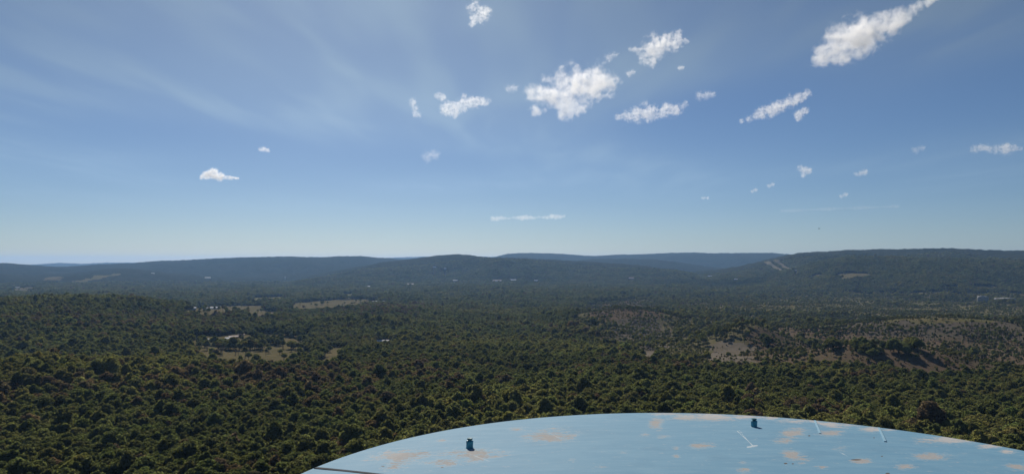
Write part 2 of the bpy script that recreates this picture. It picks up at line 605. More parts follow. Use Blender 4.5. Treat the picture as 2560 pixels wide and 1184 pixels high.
tag(obj("ground", sub_mesh("ground", fz == -1, M["floor"])), kind="structure")
tag(obj("hills", sub_mesh("hills", fz == -2, M["canopy"])), kind="structure")
for i, (name, label, mt, dens, kind, pts) in enumerate(ZONES):
    if (fz == i).sum():
        tag(obj(name, sub_mesh(name, fz == i, M[mt])), label, kind="structure")

# ------------------------------------------------------------------ blue dome in the foreground
DH = 2.0                                             # camera height above the rim
DR, DCX, DCY = 4.139, 1.924, 5.667
RISE = 0.15
ZRIM = ZC - DH


def dome_z(x, y):
    r = np.hypot(x - DCX, y - DCY)
    return ZRIM + RISE * (1 - (r / DR) ** 2)


def dome_pick(px, py):
    v = direction(px, py)
    t = np.linspace(1.0, 14, 4000)
    x, y, z = v[0] * t, v[1] * t, ZC + v[2] * t
    hit = np.nonzero((z <= dome_z(x, y)))[0]
    i = hit[0] if len(hit) else len(t) - 1
    return float(x[i]), float(y[i])


WEAR = [  # px, py, rx, ry, strength (peeled tan patches)
    (1005, 1137, 66, 11, 1), (1100, 1156, 34, 8, .9), (1190, 1136, 66, 11, 1), (990, 1160, 26, 12, .75), (1107, 1101, 14, 4, .8), (1385, 1088, 44, 15, 1),
    (1291, 1072, 16, 4, .7), (1641, 1059, 15, 10, .95), (1765, 1040, 64, 8, 1.1), (1660, 1034, 26, 3.5, 1), (1700, 1045, 28, 3, .9), (1870, 1041, 27, 5, 1),
    (1926, 1043, 18, 4, 1), (1990, 1053, 42, 4.5, 1), (2085, 1061, 42, 7, 1.1), (2174, 1073, 20, 6, 1.1), (2076, 1081, 26, 5, 1), (1982, 1083, 27, 9, 1), (1958, 1099, 22, 5, 1),
    (1979, 1132, 22, 11, 1.05), (2005, 1145, 18, 4, .9), (2001, 1156, 9, 3, .9), (1757, 1113, 24, 6, .95), (1859, 1175, 14, 6, .9), (2052, 1166, 14, 3, .8),
    (2151, 1152, 22, 5, 1), (2324, 1141, 44, 6, 1.05), (2260, 1166, 18, 5, 1), (2545, 1168, 28, 9, 1), (2369, 1100, 62, 7, 1.1), (2470, 1115, 27, 4, 1.1), (2519, 1126, 18, 4, 1.1),
    (2222, 1074, 14, 2.5, 1), (1690, 1118, 8, 3, .7), (1650, 1088, 18, 3, .6), (1610, 1086, 10, 4, .6), (1430, 1150, 14, 4, .5), (1560, 1130, 10, 3, .45), (1500, 1165, 12, 3, .45), (1270, 1165, 12, 3, .5),
    (1690, 1140, 8, 4, .6), (1855, 1155, 8, 3, .6), (2100, 1120, 12, 5, .5), (2410, 1135, 10, 3, .5)]
SCRATCH = [((1371, 1079), (1398, 1094), 2.2), ((1388, 1081), (1401, 1093), 2.2), ((1183, 1137), (1222, 1151), 2.0), ((1842, 1075), (1884, 1114), 2.4), ((1848, 1074), (1880, 1112), 1.6), ((1868, 1116), (1894, 1112), 4.0), ((1160, 1128), (1195, 1140), 1.4), ((2098, 1128), (2120, 1140), 2.0)]
CHIPS = [(1964, 1157, 5, 1.6), (1982, 1158, 3, 1.4), (2219, 1182, 6, 2), (957, 1164, 4, 1.4), (1105, 1167, 4, 1.3), (2023, 1088, 3, 1.6), (2185, 1093, 2.5, 1.2), (2205, 1139, 3, 1.2), (1150, 1096, 1.5, 1.5), (1145, 1157, 2, 1), (2140, 1148, 14, 1.6)]
th_far = np.linspace(-20, 200, 1000)                 # angle from +x, the far side seen by the camera
th_near = np.linspace(200, 340, 80)[1:-1]
TH = np.radians(np.concatenate([th_far, th_near]))
RD = np.concatenate([[0.02], np.linspace(0.15, DR, 170)[0:-12:1], np.linspace(DR * 0.935, DR, 22)])
RD = np.unique(RD)
T2, D2 = np.meshgrid(TH, RD)
X = DCX + D2 * np.cos(T2)
Y = DCY + D2 * np.sin(T2)
dent = 0.006 * fbm(X * 0.9, Y * 0.9, 130, 2) * np.clip((DR - D2) / 0.4, 0, 1)
Z = dome_z(X, Y) + dent
PX, PY = project(X, Y, Z)
wob = 0.72 + 1.0 * fbm(X * 5.5, Y * 2.2, 140, 5, 0.65)
wpx, wpy = fbm(X * 2.4, Y * 1.6, 150, 4, 0.6), fbm(X * 2.4, Y * 1.6, 160, 4, 0.6)
wear = np.zeros_like(X)
for px, py, rx, ry, s in WEAR:
    q = np.sqrt(((PX - px) / rx + 0.8 * wpx) ** 2 + ((PY - py) / ry + 0.8 * wpy) ** 2)
    wear = np.maximum(wear, s * np.clip(1.0 - 0.5 * q, 0, 1))
wear = np.clip(wear * np.clip(0.45 + 0.75 * wob, 0.1, 1.4), 0, 0.85)
edge_w = sstep(DR - 0.75, DR - 0.2, D2)
sc_m = np.zeros_like(X)
for (x0, y0), (x1, y1), wd in SCRATCH:
    dx, dy = x1 - x0, y1 - y0
    t = np.clip(((PX - x0) * dx + (PY - y0) * dy) / (dx * dx + dy * dy), 0, 1)
    q = np.hypot(PX - x0 - t * dx, PY - y0 - t * dy)
    sc_m = np.maximum(sc_m, 0.8 * np.clip(1.3 - q / (wd * .62), 0, 1))
chip = np.zeros_like(X)
for px, py, rx, ry in CHIPS:
    q = np.sqrt(((PX - px) / rx) ** 2 + ((PY - py) / ry) ** 2)
    chip = np.maximum(chip, np.clip(1.5 - q, 0, 1))
nt, nd = len(TH), len(RD)
RV = np.stack([X, Y, Z], -1).reshape(-1, 3)
ii, jj = np.meshgrid(np.arange(nd - 1), np.arange(nt), indexing="ij")
j2 = (jj + 1) % nt
RF = np.stack([ii * nt + jj, (ii + 1) * nt + jj, (ii + 1) * nt + j2, ii * nt + j2], -1).reshape(-1, 4)

m, n = material("pale blue peeling paint")
at = n.new("ShaderNodeAttribute", attribute_type="GEOMETRY", attribute_name="wear")
sp = n.new("ShaderNodeSeparateColor")
n.link(at.outputs["Color"], sp.inputs[0])
ob = n.new("ShaderNodeTexCoord").outputs["Object"]
n1 = n.noise(n.mapping(ob, (1, 2.2, 1), (0, 0, rad(20))), 7, 7, 0.72)
n2 = n.noise(ob, 34, 4, 0.7)
n3 = n.noise(n.mapping(ob, (1.2, 5.0, 1), (0, 0, rad(35))), 1.6, 6, 0.68)
n5 = n.noise(n.mapping(ob, (1.0, 3.5, 1), (0, 0, rad(-40))), 3.0, 6, 0.7)
n4 = n.noise(ob, 2.2, 6, 0.65)
e = n.math("ADD", n.math("MULTIPLY", sp.outputs[0], 1.0), n.math("MULTIPLY", n.math("SUBTRACT", n1, 0.5), 2.4))
e = n.math("ADD", e, n.math("MULTIPLY", n.math("SUBTRACT", n2, 0.5), 1.5))
bare = n.math("MULTIPLY", n.ramp(e, 0.48, 0.72), 0.9)
chalk = n.ramp(e, 0.22, 0.55)
blue = n.mix(n.ramp(n3, 0.3, 0.75), (0.122, 0.268, 0.385), (0.16, 0.31, 0.42))
blue = n.mix(n.math("MULTIPLY", n.ramp(n4, 0.5, 0.75), 0.55), blue, (0.11, 0.24, 0.35))
blue = n.mix(n.math("MULTIPLY", n.ramp(n2, 0.55, 0.8), 0.25), blue, (0.21, 0.345, 0.43))
blue = n.mix(n.math("MULTIPLY", n.ramp(n5, 0.5, 0.78), 0.5), blue, (0.21, 0.335, 0.42))
blue = n.mix(n.math("MULTIPLY", chalk, 0.55), blue, (0.33, 0.40, 0.44))
under = n.mix(n.ramp(n2, 0.3, 0.65), (0.385, 0.368, 0.35), (0.315, 0.295, 0.275))
under = n.mix(n.ramp(n1, 0.58, 0.75), under, (0.50, 0.47, 0.45))
under = n.mix(n.math("MULTIPLY", at.outputs["Alpha"], 0.75), under, (0.47, 0.455, 0.44))
cl = n.mix(bare, blue, under)
cl = n.mix(n.ramp(n.math("ADD", sp.outputs[1], n.math("MULTIPLY", n.math("SUBTRACT", n1, 0.5), 1.6)), 0.40, 0.85), cl, (0.46, 0.53, 0.56))
cl = n.mix(n.ramp(n.math("ADD", sp.outputs[2], n.math("MULTIPLY", n.math("SUBTRACT", n2, 0.5), 0.5)), 0.4, 0.65), cl, (0.09, 0.08, 0.07))
hgt = n.math("SUBTRACT", n.math("MULTIPLY", n4, 0.6), bare)
finish(n, cl, n.math("ADD", 0.74, n.math("MULTIPLY", bare, 0.2)), hgt, 0.002, 0.5, 0.14)
M["dome"] = m
roof_me = mesh_np("roof", RV, RF, (M["dome"],), None, True)
ca = roof_me.color_attributes.new("wear", "FLOAT_COLOR", "POINT")
cd = np.stack([wear, sc_m, chip, edge_w], -1).reshape(-1).astype(np.float32)
ca.data.foreach_set("color", cd)

dome = empty("blue_dome", (DCX, DCY, 158))
tag(dome, "pale blue painted dome with peeling tan patches in the foreground", "dome")


def dome_part(name, me):
    o = obj(name, me, dome)
    o.matrix_parent_inverse = Matrix.Translation((-DCX, -DCY, -158))
    return o


dome_part("roof", roof_me)


def ring_mesh(name, prof, mat, seg=360):
    """lathe about the dome axis; prof is (r, z) list"""
    th = np.linspace(0, 2 * np.pi, seg, endpoint=False)
    vs_ = np.concatenate([np.stack([DCX + r * np.cos(th), DCY + r * np.sin(th), np.full(seg, z)], -1) for r, z in prof])
    fs = []
    for k in range(len(prof) - 1):
        a_ = np.arange(seg)
        b_ = (a_ + 1) % seg
        fs.append(np.stack([k * seg + a_, k * seg + b_, (k + 1) * seg + b_, (k + 1) * seg + a_], -1)[:, ::-1])
    return mesh_np(name, vs_, np.concatenate(fs), (mat,), None, True)


M["dome_plain"] = plain("pale blue paint", (0.185, 0.34, 0.45), 0.5, 0.06, 1.2, 0.35)
M["dome_light"] = plain("fresh light blue paint", (0.27, 0.46, 0.57), 0.5, 0.05, 4, 0.35)
M["seam"] = plain("dark seam sealant", (0.05, 0.06, 0.07), 0.9, 0.1, 6, 0.1)
M["teal"] = plain("teal blue painted pipe", (0.06, 0.30, 0.40), 0.5, 0.2, 25, 0.4)
M["teal_dark"] = plain("weathered teal cap", (0.06, 0.22, 0.26), 0.6, 0.3, 40, 0.3)
dome_part("rim", ring_mesh("rim", [(DR + 0.0005, ZRIM + 0.0), (DR + 0.012, ZRIM - 0.004), (DR + 0.016, ZRIM - 0.02), (DR + 0.012, ZRIM - 0.05), (DR - 0.04, ZRIM - 0.07)], M["dome_light"], 720))
dome_part("wall", ring_mesh("wall", [(DR - 0.04, ZRIM - 0.071), (DR - 0.04, ZRIM - 14), (DR - 0.04, ZRIM - 28), (DR - 0.04, 157.0)], M["dome_plain"], 240))


def strip(name, pts, width, height, mat, lift=0.001):
    """flat bar that follows the dome through pixel points"""
    g = [dome_pick(*p) for p in pts]
    P = []
    for a_, b_ in zip(g[:-1], g[1:]):
        for k in range(16):
            P.append((a_[0] + (b_[0] - a_[0]) * k / 16, a_[1] + (b_[1] - a_[1]) * k / 16))
    P.append(g[-1])
    P = np.array(P)
    P = P[np.hypot(P[:, 0] - DCX, P[:, 1] - DCY) < DR - 0.012]
    T = np.gradient(P, axis=0)
    T /= np.linalg.norm(T, axis=1)[:, None]
    S = np.stack([-T[:, 1], T[:, 0]], -1) * width / 2
    L, R_ = P + S, P - S
    v_ = []
    for Q, dz in ((L, -0.004), (L, height), (R_, height), (R_, -0.004)):
        v_.append(np.stack([Q[:, 0], Q[:, 1], dome_z(Q[:, 0], Q[:, 1]) + lift + dz], -1))
    v_ = np.concatenate(v_)
    k = len(P)
    fs = []
    a_ = np.arange(k - 1)
    for r in range(4):
        s = (r + 1) % 4
        fs.append(np.stack([r * k + a_, r * k + a_ + 1, s * k + a_ + 1, s * k + a_], -1))
    fs.append(np.array([[0, k, 2 * k, 3 * k], [k - 1, 4 * k - 1, 3 * k - 1, 2 * k - 1]]))
    return dome_part(name, mesh_np(name, v_, np.concatenate(fs), (mat,)))


tag(strip("seam", [(789, 1169), (850, 1175), (950, 1186), (1100, 1200)], 0.045, 0.003, M["seam"], 0.003), "dark grey seam line at the lower left of the dome")
tag(strip("weld_strip", [(2037, 1051), (2050, 1083)], 0.022, 0.006, M["dome_light"], 0.003), "light blue strip left of the other one near the rim")
tag(strip("weld_strip", [(2196, 1067), (2213, 1103)], 0.022, 0.006, M["dome_light"], 0.003), "light blue strip right of the other one near the rim")


def lathe(bm, prof, seg=24, notch=None):
    rings = []
    for r, z in prof:
        ring = []
        for k in range(seg):
            a_ = 2 * math.pi * k / seg
            rr = r * (notch(a_, z) if notch else 1)
            ring.append(bm.verts.new((rr * math.cos(a_), rr * math.sin(a_), z)))
        rings.append(ring)
    for a_, b_ in zip(rings[:-1], rings[1:]):
        for k in range(seg):
            bm.faces.new((a_[k], a_[(k + 1) % seg], b_[(k + 1) % seg], b_[k]))
    bm.faces.new(rings[-1])
    bm.faces.new(rings[0][::-1])


def stud(px, py, size, label, rot=0.0):
    x, y = dome_pick(px, py)
    s = size
    bm = bmesh.new()
    lathe(bm, [(0.54 * s, -0.06 * s), (0.56 * s, 0.02 * s), (0.51 * s, 0.07 * s), (0.5 * s, 0.12 * s), (0.5 * s, 0.78 * s), (0.53 * s, 0.8 * s), (0.53 * s, 0.93 * s), (0.44 * s, 1.04 * s), (0.30 * s, 1.06 * s)])
    b = dome_part("stud", mesh_bm("stud", bm, M["teal"], False))
    b.location = (x, y, float(dome_z(np.array(x), np.array(y))))
    b.rotation_euler = (0.02, 0.015, rot)
    if label:
        b["label"] = label
    bm = bmesh.new()
    lathe(bm, [(0.27 * s, 1.05 * s), (0.27 * s, 1.16 * s), (0.38 * s, 1.18 * s), (0.38 * s, 1.34 * s), (0.33 * s, 1.38 * s), (0.14 * s, 1.36 * s)], 24,
          lambda a_, z: 1.0 if z < 1.17 * s else (1.0 + 0.12 * math.cos(4 * a_)))
    c_ = obj("cap", mesh_bm("cap", bm, M["teal_dark"]), b)
    return b


stud(1174, 1118, 0.072, "teal capped stud on the left of the dome", 0.4)
stud(1885, 1066, 0.072, "teal capped stud near the far rim of the dome", 0.9)
stud(1377, 1217, 0.072, "teal stud cut off by the bottom edge", 0.2)

# ------------------------------------------------------------------ trees: meshes shared by all trees of a kind


def ico_verts(sub):
    bm = bmesh.new()
    bmesh.ops.create_icosphere(bm, subdivisions=sub, radius=1)
    v_ = np.array([v.co[:] for v in bm.verts])
    f_ = np.array([[v.index for v in f.verts] for f in bm.faces])
    bm.free()
    return v_, f_


ICO_V, ICO_F = ico_verts(2)


def leaf_cloud(r, centres, radii, per, size, squash=0.85, under=0.25):
    """leaf clump quads over lobes plus rough solid hearts, all as quads (hearts as doubled triangles)"""
    V_, F_ = [], []
    nv = 0
    for c, R in zip(centres, radii):
        cnt = int(per * (R / np.mean(radii)) ** 2)
        d = r.normal(size=(cnt, 3))
        d /= np.linalg.norm(d, axis=1)[:, None]
        d[:, 2] = np.where(d[:, 2] < -under, -d[:, 2], d[:, 2])
        p = c + d * (R * r.uniform(0.76, 1.24, cnt))[:, None] * np.array([1, 1, squash])
        keep = np.ones(cnt, bool)
        for c2, R2_ in zip(centres, radii):
            keep &= np.linalg.norm((p - c2) / np.array([1, 1, squash]), axis=1) > 0.72 * R2_
        p, d = p[keep], d[keep]
        nrm = d + r.normal(scale=0.38, size=d.shape)
        nrm /= np.linalg.norm(nrm, axis=1)[:, None]
        t = np.cross(nrm, r.normal(size=d.shape))
        t /= np.linalg.norm(t, axis=1)[:, None] + 1e-9
        b = np.cross(nrm, t)
        s = (size * r.uniform(0.6, 1.25, len(p)))[:, None]
        q = np.stack([p + t * s, p + b * s * 0.8, p - t * s, p - b * s * 0.8], 1)
        q += r.normal(scale=size * 0.16, size=q.shape)
        V_.append(q.reshape(-1, 3))
        F_.append(nv + np.arange(len(p) * 4).reshape(-1, 4))
        nv += len(p) * 4
    TV, TF = [], []
    for c, R in zip(centres, radii):
        k = len(TV) * len(ICO_V)
        TV.append(c + ICO_V * (R * r.uniform(0.62, 0.90, (len(ICO_V), 1))) * np.array([1, 1, squash]))
        TF.append(ICO_F + k)
    return np.concatenate(V_), np.concatenate(F_), np.concatenate(TV), np.concatenate(TF)


def trunk_data(r, h, rad0, limbs):
    V_, F_ = [], []

    def tube(pts, rr):
        n0 = sum(len(v) for v in V_)
        seg = 6
        a_ = np.linspace(0, 2 * np.pi, seg, endpoint=False)
        ring = np.stack([np.cos(a_), np.sin(a_), np.zeros(seg)], -1)
        for p, q in zip(pts, rr):
            V_.append(np.array(p) + ring * q)
        for k in range(len(pts) - 1):
            i0 = n0 + k * seg
            idx = np.arange(seg)
            nx = (idx + 1) % seg
            F_.append(np.stack([i0 + idx, i0 + nx, i0 + seg + nx, i0 + seg + idx], -1))
    lean = r.normal(scale=0.25, size=2)
    tube([(0, 0, -1.0), (0, 0, 0.1), (lean[0] * .5, lean[1] * .5, h * .4), (lean[0], lean[1], h * .85)], [rad0 * 1.5, rad0 * 1.15, rad0 * .8, rad0 * .25])
    for k in range(limbs):
        a_ = 2 * np.pi * (k + r.uniform(0, .6)) / limbs
        z0 = h * r.uniform(.3, .5)
        L = h * r.uniform(.16, .26)
        tube([(lean[0] * .5, lean[1] * .5, z0), (math.cos(a_) * L * .5, math.sin(a_) * L * .5, z0 + L * .5), (math.cos(a_) * L, math.sin(a_) * L, z0 + L * .95)], [rad0 * .45, rad0 * .32, rad0 * .12])
    return np.concatenate(V_), np.concatenate(F_)


class TreeMesh:
    def __init__(self, key, leafV, leafF, heartV, heartF, trV, trF, trunk_mat, leaf_mat):
        def build(name, blocks, mats):
            me = bpy.data.meshes.new(name)
            vs_, loops, starts, mi, n0, l0 = [], [], [], [], 0, 0
            for v_, f_, m_ in blocks:
                if len(f_) == 0:
                    continue
                vs_.append(v_)
                loops.append((f_ + n0).ravel())
                k = f_.shape[1]
                starts.append(l0 + np.arange(0, f_.size, k))
                mi.append(np.full(len(f_), m_))
                n0 += len(v_)
                l0 += f_.size
            vs_ = np.concatenate(vs_).astype(np.float32)
            loops = np.concatenate(loops).astype(np.int32)
            starts = np.concatenate(starts).astype(np.int32)
            me.vertices.add(len(vs_))
            me.vertices.foreach_set("co", vs_.ravel())
            me.loops.add(len(loops))
            me.loops.foreach_set("vertex_index", loops)
            me.polygons.add(len(starts))
            me.polygons.foreach_set("loop_start", starts)
            for q in mats:
                me.materials.append(q)
            me.polygons.foreach_set("material_index", np.concatenate(mi).astype(np.int32))
            me.update(calc_edges=True)
            return me
        self.crown = build(key + "_crown", [(leafV, leafF, 0), (heartV, heartF, 0)], [leaf_mat])
        self.trunk = build(key + "_trunk", [(trV, trF, 0)], [trunk_mat])
        self.whole = build(key, [(leafV, leafF, 0), (heartV, heartF, 0), (trV, trF, 1)], [leaf_mat, trunk_mat])


def broadleaf(key, seed, spread=2.7, height=11.0, lobes=12, per=125, size=0.37):
    r = np.random.default_rng(seed)
    cs, rs = [(0, 0, height * .62)], [spread * .82]
    for k in range(lobes):
        a_ = 2 * np.pi * (k * 0.618 + r.uniform(-.06, .06))
        q = math.sqrt((k + .6) / lobes)
        rho = spread * q * r.uniform(.82, 1.12)
        z = height * (.84 - .30 * q ** 2 + r.uniform(-.05, .05))
        cs.append((rho * math.cos(a_), rho * math.sin(a_), z))
        rs.append(spread * r.uniform(.26, .56))
    lv_, lf_, hv_, hf_ = leaf_cloud(r, np.array(cs), np.array(rs), per, size)
    tv_, tf_ = trunk_data(r, height, 0.24, 4)
    return TreeMesh(key, lv_, lf_, hv_, hf_, tv_, tf_, M["bark"], M["leaf"])


def cedar(key, seed, height=6.0, spread=1.7, per=60):
    r = np.random.default_rng(seed)
    cs, rs = [], []
    for k in range(7):
        t = k / 6
        R = spread * (0.95 - .72 * t ** 1.2) * (0.75 if k == 0 else 1)
        cs.append((r.normal(scale=.12), r.normal(scale=.12), height * (.16 + .72 * t)))
        rs.append(max(R, .35))
    lv_, lf_, hv_, hf_ = leaf_cloud(r, np.array(cs), np.array(rs), per, 0.3, 0.9, 0.6)
    tv_, tf_ = trunk_data(r, height, 0.14, 2)
    return TreeMesh(key, lv_, lf_, hv_, hf_, tv_, tf_, M["bark"], M["leaf"])


def bare_tree(key, seed, height=10.0):
    r = np.random.default_rng(seed)
    V_, F_ = [], []

    def limb(p, d, L, rr, depth):
        q = p + d * L
        u = np.cross(d, r.normal(size=3))
        u /= np.linalg.norm(u) + 1e-9
        v = np.cross(d, u)
        n0 = sum(len(x) for x in V_)
        seg = 3
        ring = np.array([math.cos(2 * math.pi * k / seg) * u + math.sin(2 * math.pi * k / seg) * v for k in range(seg)])
        V_.append(p + ring * rr)
        V_.append(q + ring * rr * .55)
        idx = np.arange(seg)
        nx = (idx + 1) % seg
        F_.append(np.stack([n0 + idx, n0 + nx, n0 + seg + nx, n0 + seg + idx], -1))
        if depth == 0:
            return
        for _ in range(4 if depth > 1 else 5):
            nd_ = d * .8 + r.normal(scale=.55, size=3) + np.array([0, 0, .15])
            nd_ /= np.linalg.norm(nd_)
            limb(p + d * L * r.uniform(.45, 1), nd_, L * r.uniform(.5, .75), rr * .55, depth - 1)
    for _ in range(5):
        d = np.array([r.normal(scale=.45), r.normal(scale=.45), 1.0])
        d /= np.linalg.norm(d)
        limb(np.array([0, 0, height * r.uniform(.3, .5)]), d, height * .22, .1, 3)
    tv_, tf_ = trunk_data(r, height, 0.2, 3)
    return TreeMesh(key, np.concatenate(V_), np.concatenate(F_), np.zeros((0, 3)), np.zeros((0, 3), int), tv_, tf_, M["bare"], M["bare"])


KINDS = [broadleaf("tree_a", 1), broadleaf("tree_b", 2, 3.0, 11.5, 13), broadleaf("tree_c", 3, 2.4, 12.0, 10), broadleaf("tree_d", 4, 3.2, 10.5, 14),
         broadleaf("tree_e", 5, 2.6, 10.5, 9), broadleaf("tree_f", 6, 2.1, 12.5, 9), cedar("tree_g", 7), cedar("tree_h", 8, 5.2, 1.9), bare_tree("tree_i", 9)]

TINTS = {
    "dark green": (0.150, 0.158, 0.066),
    "green": (0.178, 0.182, 0.074),
    "olive green": (0.204, 0.194, 0.080),
    "yellow green": (0.236, 0.220, 0.078),
    "rusty brown": (0.212, 0.154, 0.094),
    "maroon brown": (0.168, 0.124, 0.088),
    "blackish green": (0.096, 0.108, 0.056),
    "grey brown": (0.15, 0.125, 0.105),
}
TN = list(TINTS)
TCOL = np.array([TINTS[k] for k in TN])

# ------------------------------------------------------------------ buildings: where they stand decides which trees give way
# px, py of the base, length m, width m, wall height m, turn (deg), roof, wall, name, label, near (with doors and windows)
BUILD = [
    (583, 845, 13, 6, 2.6, 14, "pink_roof", "wall_dark", "farm_shed", "long shed with pale pinkish roof in the farm clearing", True),
    (602, 839, 9, 6, 2.6, 14, "pink_roof", "wall_white", "farm_shed", "shorter pinkish roofed shed at the right end of the farm row", True),
    (571, 850, 9, 7, 2.8, 8, "white_roof", "wall_dark", "farm_house", "farm house with bright white roof and dark walls", True),
    (532, 852, 14, 5, 2.8, -4, "white_roof", "wall_grey", "mobile_home", "grey blue mobile home left of the farm house", True),
    (581, 856, 4.5, 3.5, 2.0, 20, "white_roof", "wall_white", "farm_shed", "small white shed in front of the farm house", True),
    (958, 857, 16, 7, 3.0, 2, "white_roof", "wall_white", "farm_house", "white house half hidden behind round trees", True),
    (536, 772, 21, 9, 4, 3, "white_roof", "wall_white", "barn", "long white barn on the narrow tan field", False),
    (479, 773, 18, 9, 3.5, -6, "white_roof", "wall_grey", "barn", "low pale blue roofed barn left of the long white barn", False),
    (513, 772, 12, 7, 3, 25, "grey_roof", "wall_white", "barn", "small grey shed between two barns", False),
    (937, 756, 16, 9, 3.5, 0, "white_roof", "wall_white", "barn", "left of two small white barns at the end of the long field", False),
    (959, 756, 14, 9, 3.5, 0, "white_roof", "wall_white", "barn", "right of two small white barns at the end of the long field", False),
    (1038, 757, 28, 9, 3.5, 3, "white_roof", "wall_grey", "barn", "low grey green barn behind the rusty wooded rise", False),
    (722, 721, 34, 14, 5, 10, "white_roof", "wall_white", "warehouse", "pale blue roofed shed on the left of the valley group", False),
    (753, 722, 40, 16, 5, -8, "white_roof", "wall_white", "warehouse", "wide white shed in the valley left of centre", False),
    (806, 723, 44, 18, 5, 0, "pink_roof", "wall_white", "warehouse", "pinkish long building in the valley left of centre", False),
    (828, 723, 30, 14, 4, 4, "white_roof", "wall_white", "warehouse", "small white building at the right end of the valley group", False),
    (1023, 714, 60, 24, 8, 0, "pink_roof", "wall_white", "school_building", "large pinkish building at the foot of the central hill", False),
    (922, 717, 22, 12, 4, 0, "white_roof", "wall_white", "far_house", "tiny white house left of the large pinkish building", False),
    (1138, 702, 40, 14, 4, 5, "white_roof", "wall_grey", "far_house", "pale blue shed below the central hill", False),
    (1243, 703, 60, 20, 5, 0, "pink_roof", "wall_white", "warehouse", "pale pink sheds at the foot of the hill near the middle", False),
    (1283, 701, 45, 20, 4, 0, "white_roof", "wall_white", "warehouse", "white shed right of the pale pink one near the middle", False),
    (1340, 702, 30, 14, 4, 0, "white_roof", "wall_grey", "far_house", "faint pale house in the middle of the valley", False),
    (1578, 696, 40, 18, 5, 0, "pink_roof", "wall_white", "far_house", "pale house in the valley right of centre", False),
    (1086, 669, 26, 14, 5, 0, "grey_roof", "wall_grey", "far_house", "pale house high on the central hill, left one", False),
    (1113, 672, 18, 12, 5, 0, "grey_roof", "wall_grey", "far_house", "pale house high on the central hill, right one", False),
    (1990, 678, 16, 14, 6, 30, "white_roof", "wall_white", "far_house", "bright white house right of the power line cuts", False),
    (1775, 692, 30, 12, 4, 0, "white_roof", "wall_grey", "far_house", "pale long roof at the left foot of the right ridge", False),
    (1840, 699, 30, 12, 4, 0, "white_roof", "wall_grey", "far_house", "small pale roof below the right ridge", False),
    (366, 727, 26, 11, 4, 4, "white_roof", "wall_grey", "far_house", "pale blue long roof left of the valley", False),
    (345, 751, 8, 7, 4, 30, "white_roof", "wall_white", "far_house", "tiny white house on the wooded rise at left", False),
    (382, 686, 22, 14, 5, 0, "white_roof", "wall_white", "far_house", "pale blue speck of a house on the far left slope", False),
    (519, 699, 40, 16, 6, 0, "white_roof", "wall_white", "far_house", "pale house cluster building on the far left slope", False),
    (320, 729, 14, 10, 5, 0, "white_roof", "wall_grey", "far_house", "small blue grey house left of the long pale roof", False),
    (43, 720, 22, 12, 4, 0, "white_roof", "wall_grey", "far_house", "pale blue shed beside the pinkish field at the left edge", False),
    (590, 728, 30, 12, 4, 6, "white_roof", "wall_white", "far_house", "faint white shed above the thin field strip", False),
]
bpos = [pick(b[0], b[1]) for b in BUILD]

# ------------------------------------------------------------------ where trees stand


def scatter(r0, r1, step, amax):
    lim = r1
    xs = np.arange(-lim * math.sin(rad(amax)), lim * math.sin(rad(amax)), step)
    ys = np.arange(0 if amax < 90 else -lim, lim, step * 0.866)
    gx, gy = np.meshgrid(xs, ys)
    gx = gx + (np.arange(len(ys)) % 2)[:, None] * step / 2
    gx = gx.ravel() + rng.uniform(-.38, .38, gx.size) * step
    gy = gy.ravel() + rng.uniform(-.38, .38, gy.size) * step
    d = np.hypot(gx, gy)
    a_ = np.abs(np.degrees(np.arctan2(gx, gy)))
    k = (d >= r0) & (d < r1) & (a_ < amax)
    return gx[k], gy[k], np.full(k.sum(), step)


S1 = [scatter(14, 160, 6.0, 80), scatter(160, 1000, 4.7, 44), scatter(1000, 2600, 5.8, 42), scatter(2600, FAR, 8.0, 41)]
TX, TY, TS = (np.concatenate([s[k] for s in S1]) for k in range(3))
TD = np.hypot(TX, TY)
zn = zone_of(TX, TY)
keep = np.ones(len(TX), bool)
dens = np.array([z[3] for z in ZONES] + [1.0])
clump = 0.5 + 0.5 * fbm(TX / 35, TY / 35, 200, 2)
p = dens[zn]
p = np.where((zn >= 0) & (p > 0), np.clip(p * (0.25 + 3.0 * np.clip(clump - .3, 0, 1)), 0, 1), p)
keep &= rng.random(len(TX)) < p
keep &= ~((zn < 0) & (fbm(TX / 40, TY / 40, 210, 2) > 0.62) & (rng.random(len(TX)) < 0.7))   # small gaps in the woods
keep &= np.hypot(TX - DCX, TY - DCY) > DR + 6
TZ = ground_h(TX, TY)
taz = np.degrees(np.arctan2(TX, TY))
for (bx, by), b in zip(bpos, BUILD):
    d0 = math.hypot(bx, by)
    dep = (ZC - float(ground_h(np.array([bx]), np.array([by]))[0])) / d0
    half = math.degrees((b[2] * .5 + 1) / d0)
    a0 = math.degrees(math.atan2(bx, by))
    keep &= ~((np.abs(taz - a0) < half) & (TD < d0 + b[3]) & (TD > d0 - min(16 / max(dep, .02), 60 + .03 * d0)))
    keep &= np.hypot(TX - bx, TY - by) > b[2] * .5 + 4
TX, TY, TS, TD, zn, TZ = TX[keep], TY[keep], TS[keep], TD[keep], zn[keep], TZ[keep]
# low shrubs between them on the scrub land and in the open woods
qx, qy, qs = scatter(550, 2000, 3.4, 42)
qz = zone_of(qx, qy)
zk = np.array([z[4] in ("scrub", "cedar", "open") for z in ZONES] + [False])[qz]
qk = zk & (rng.random(len(qx)) < np.clip(.02 + .7 * fbm(qx / 28, qy / 28, 220, 3), 0, .7))
qx, qy, qz = qx[qk], qy[qk], qz[qk]
n_tree = len(TX)
TX, TY, zn = np.concatenate([TX, qx]), np.concatenate([TY, qy]), np.concatenate([zn, qz])
TS = np.concatenate([TS, np.full(len(qx), 5.4)])

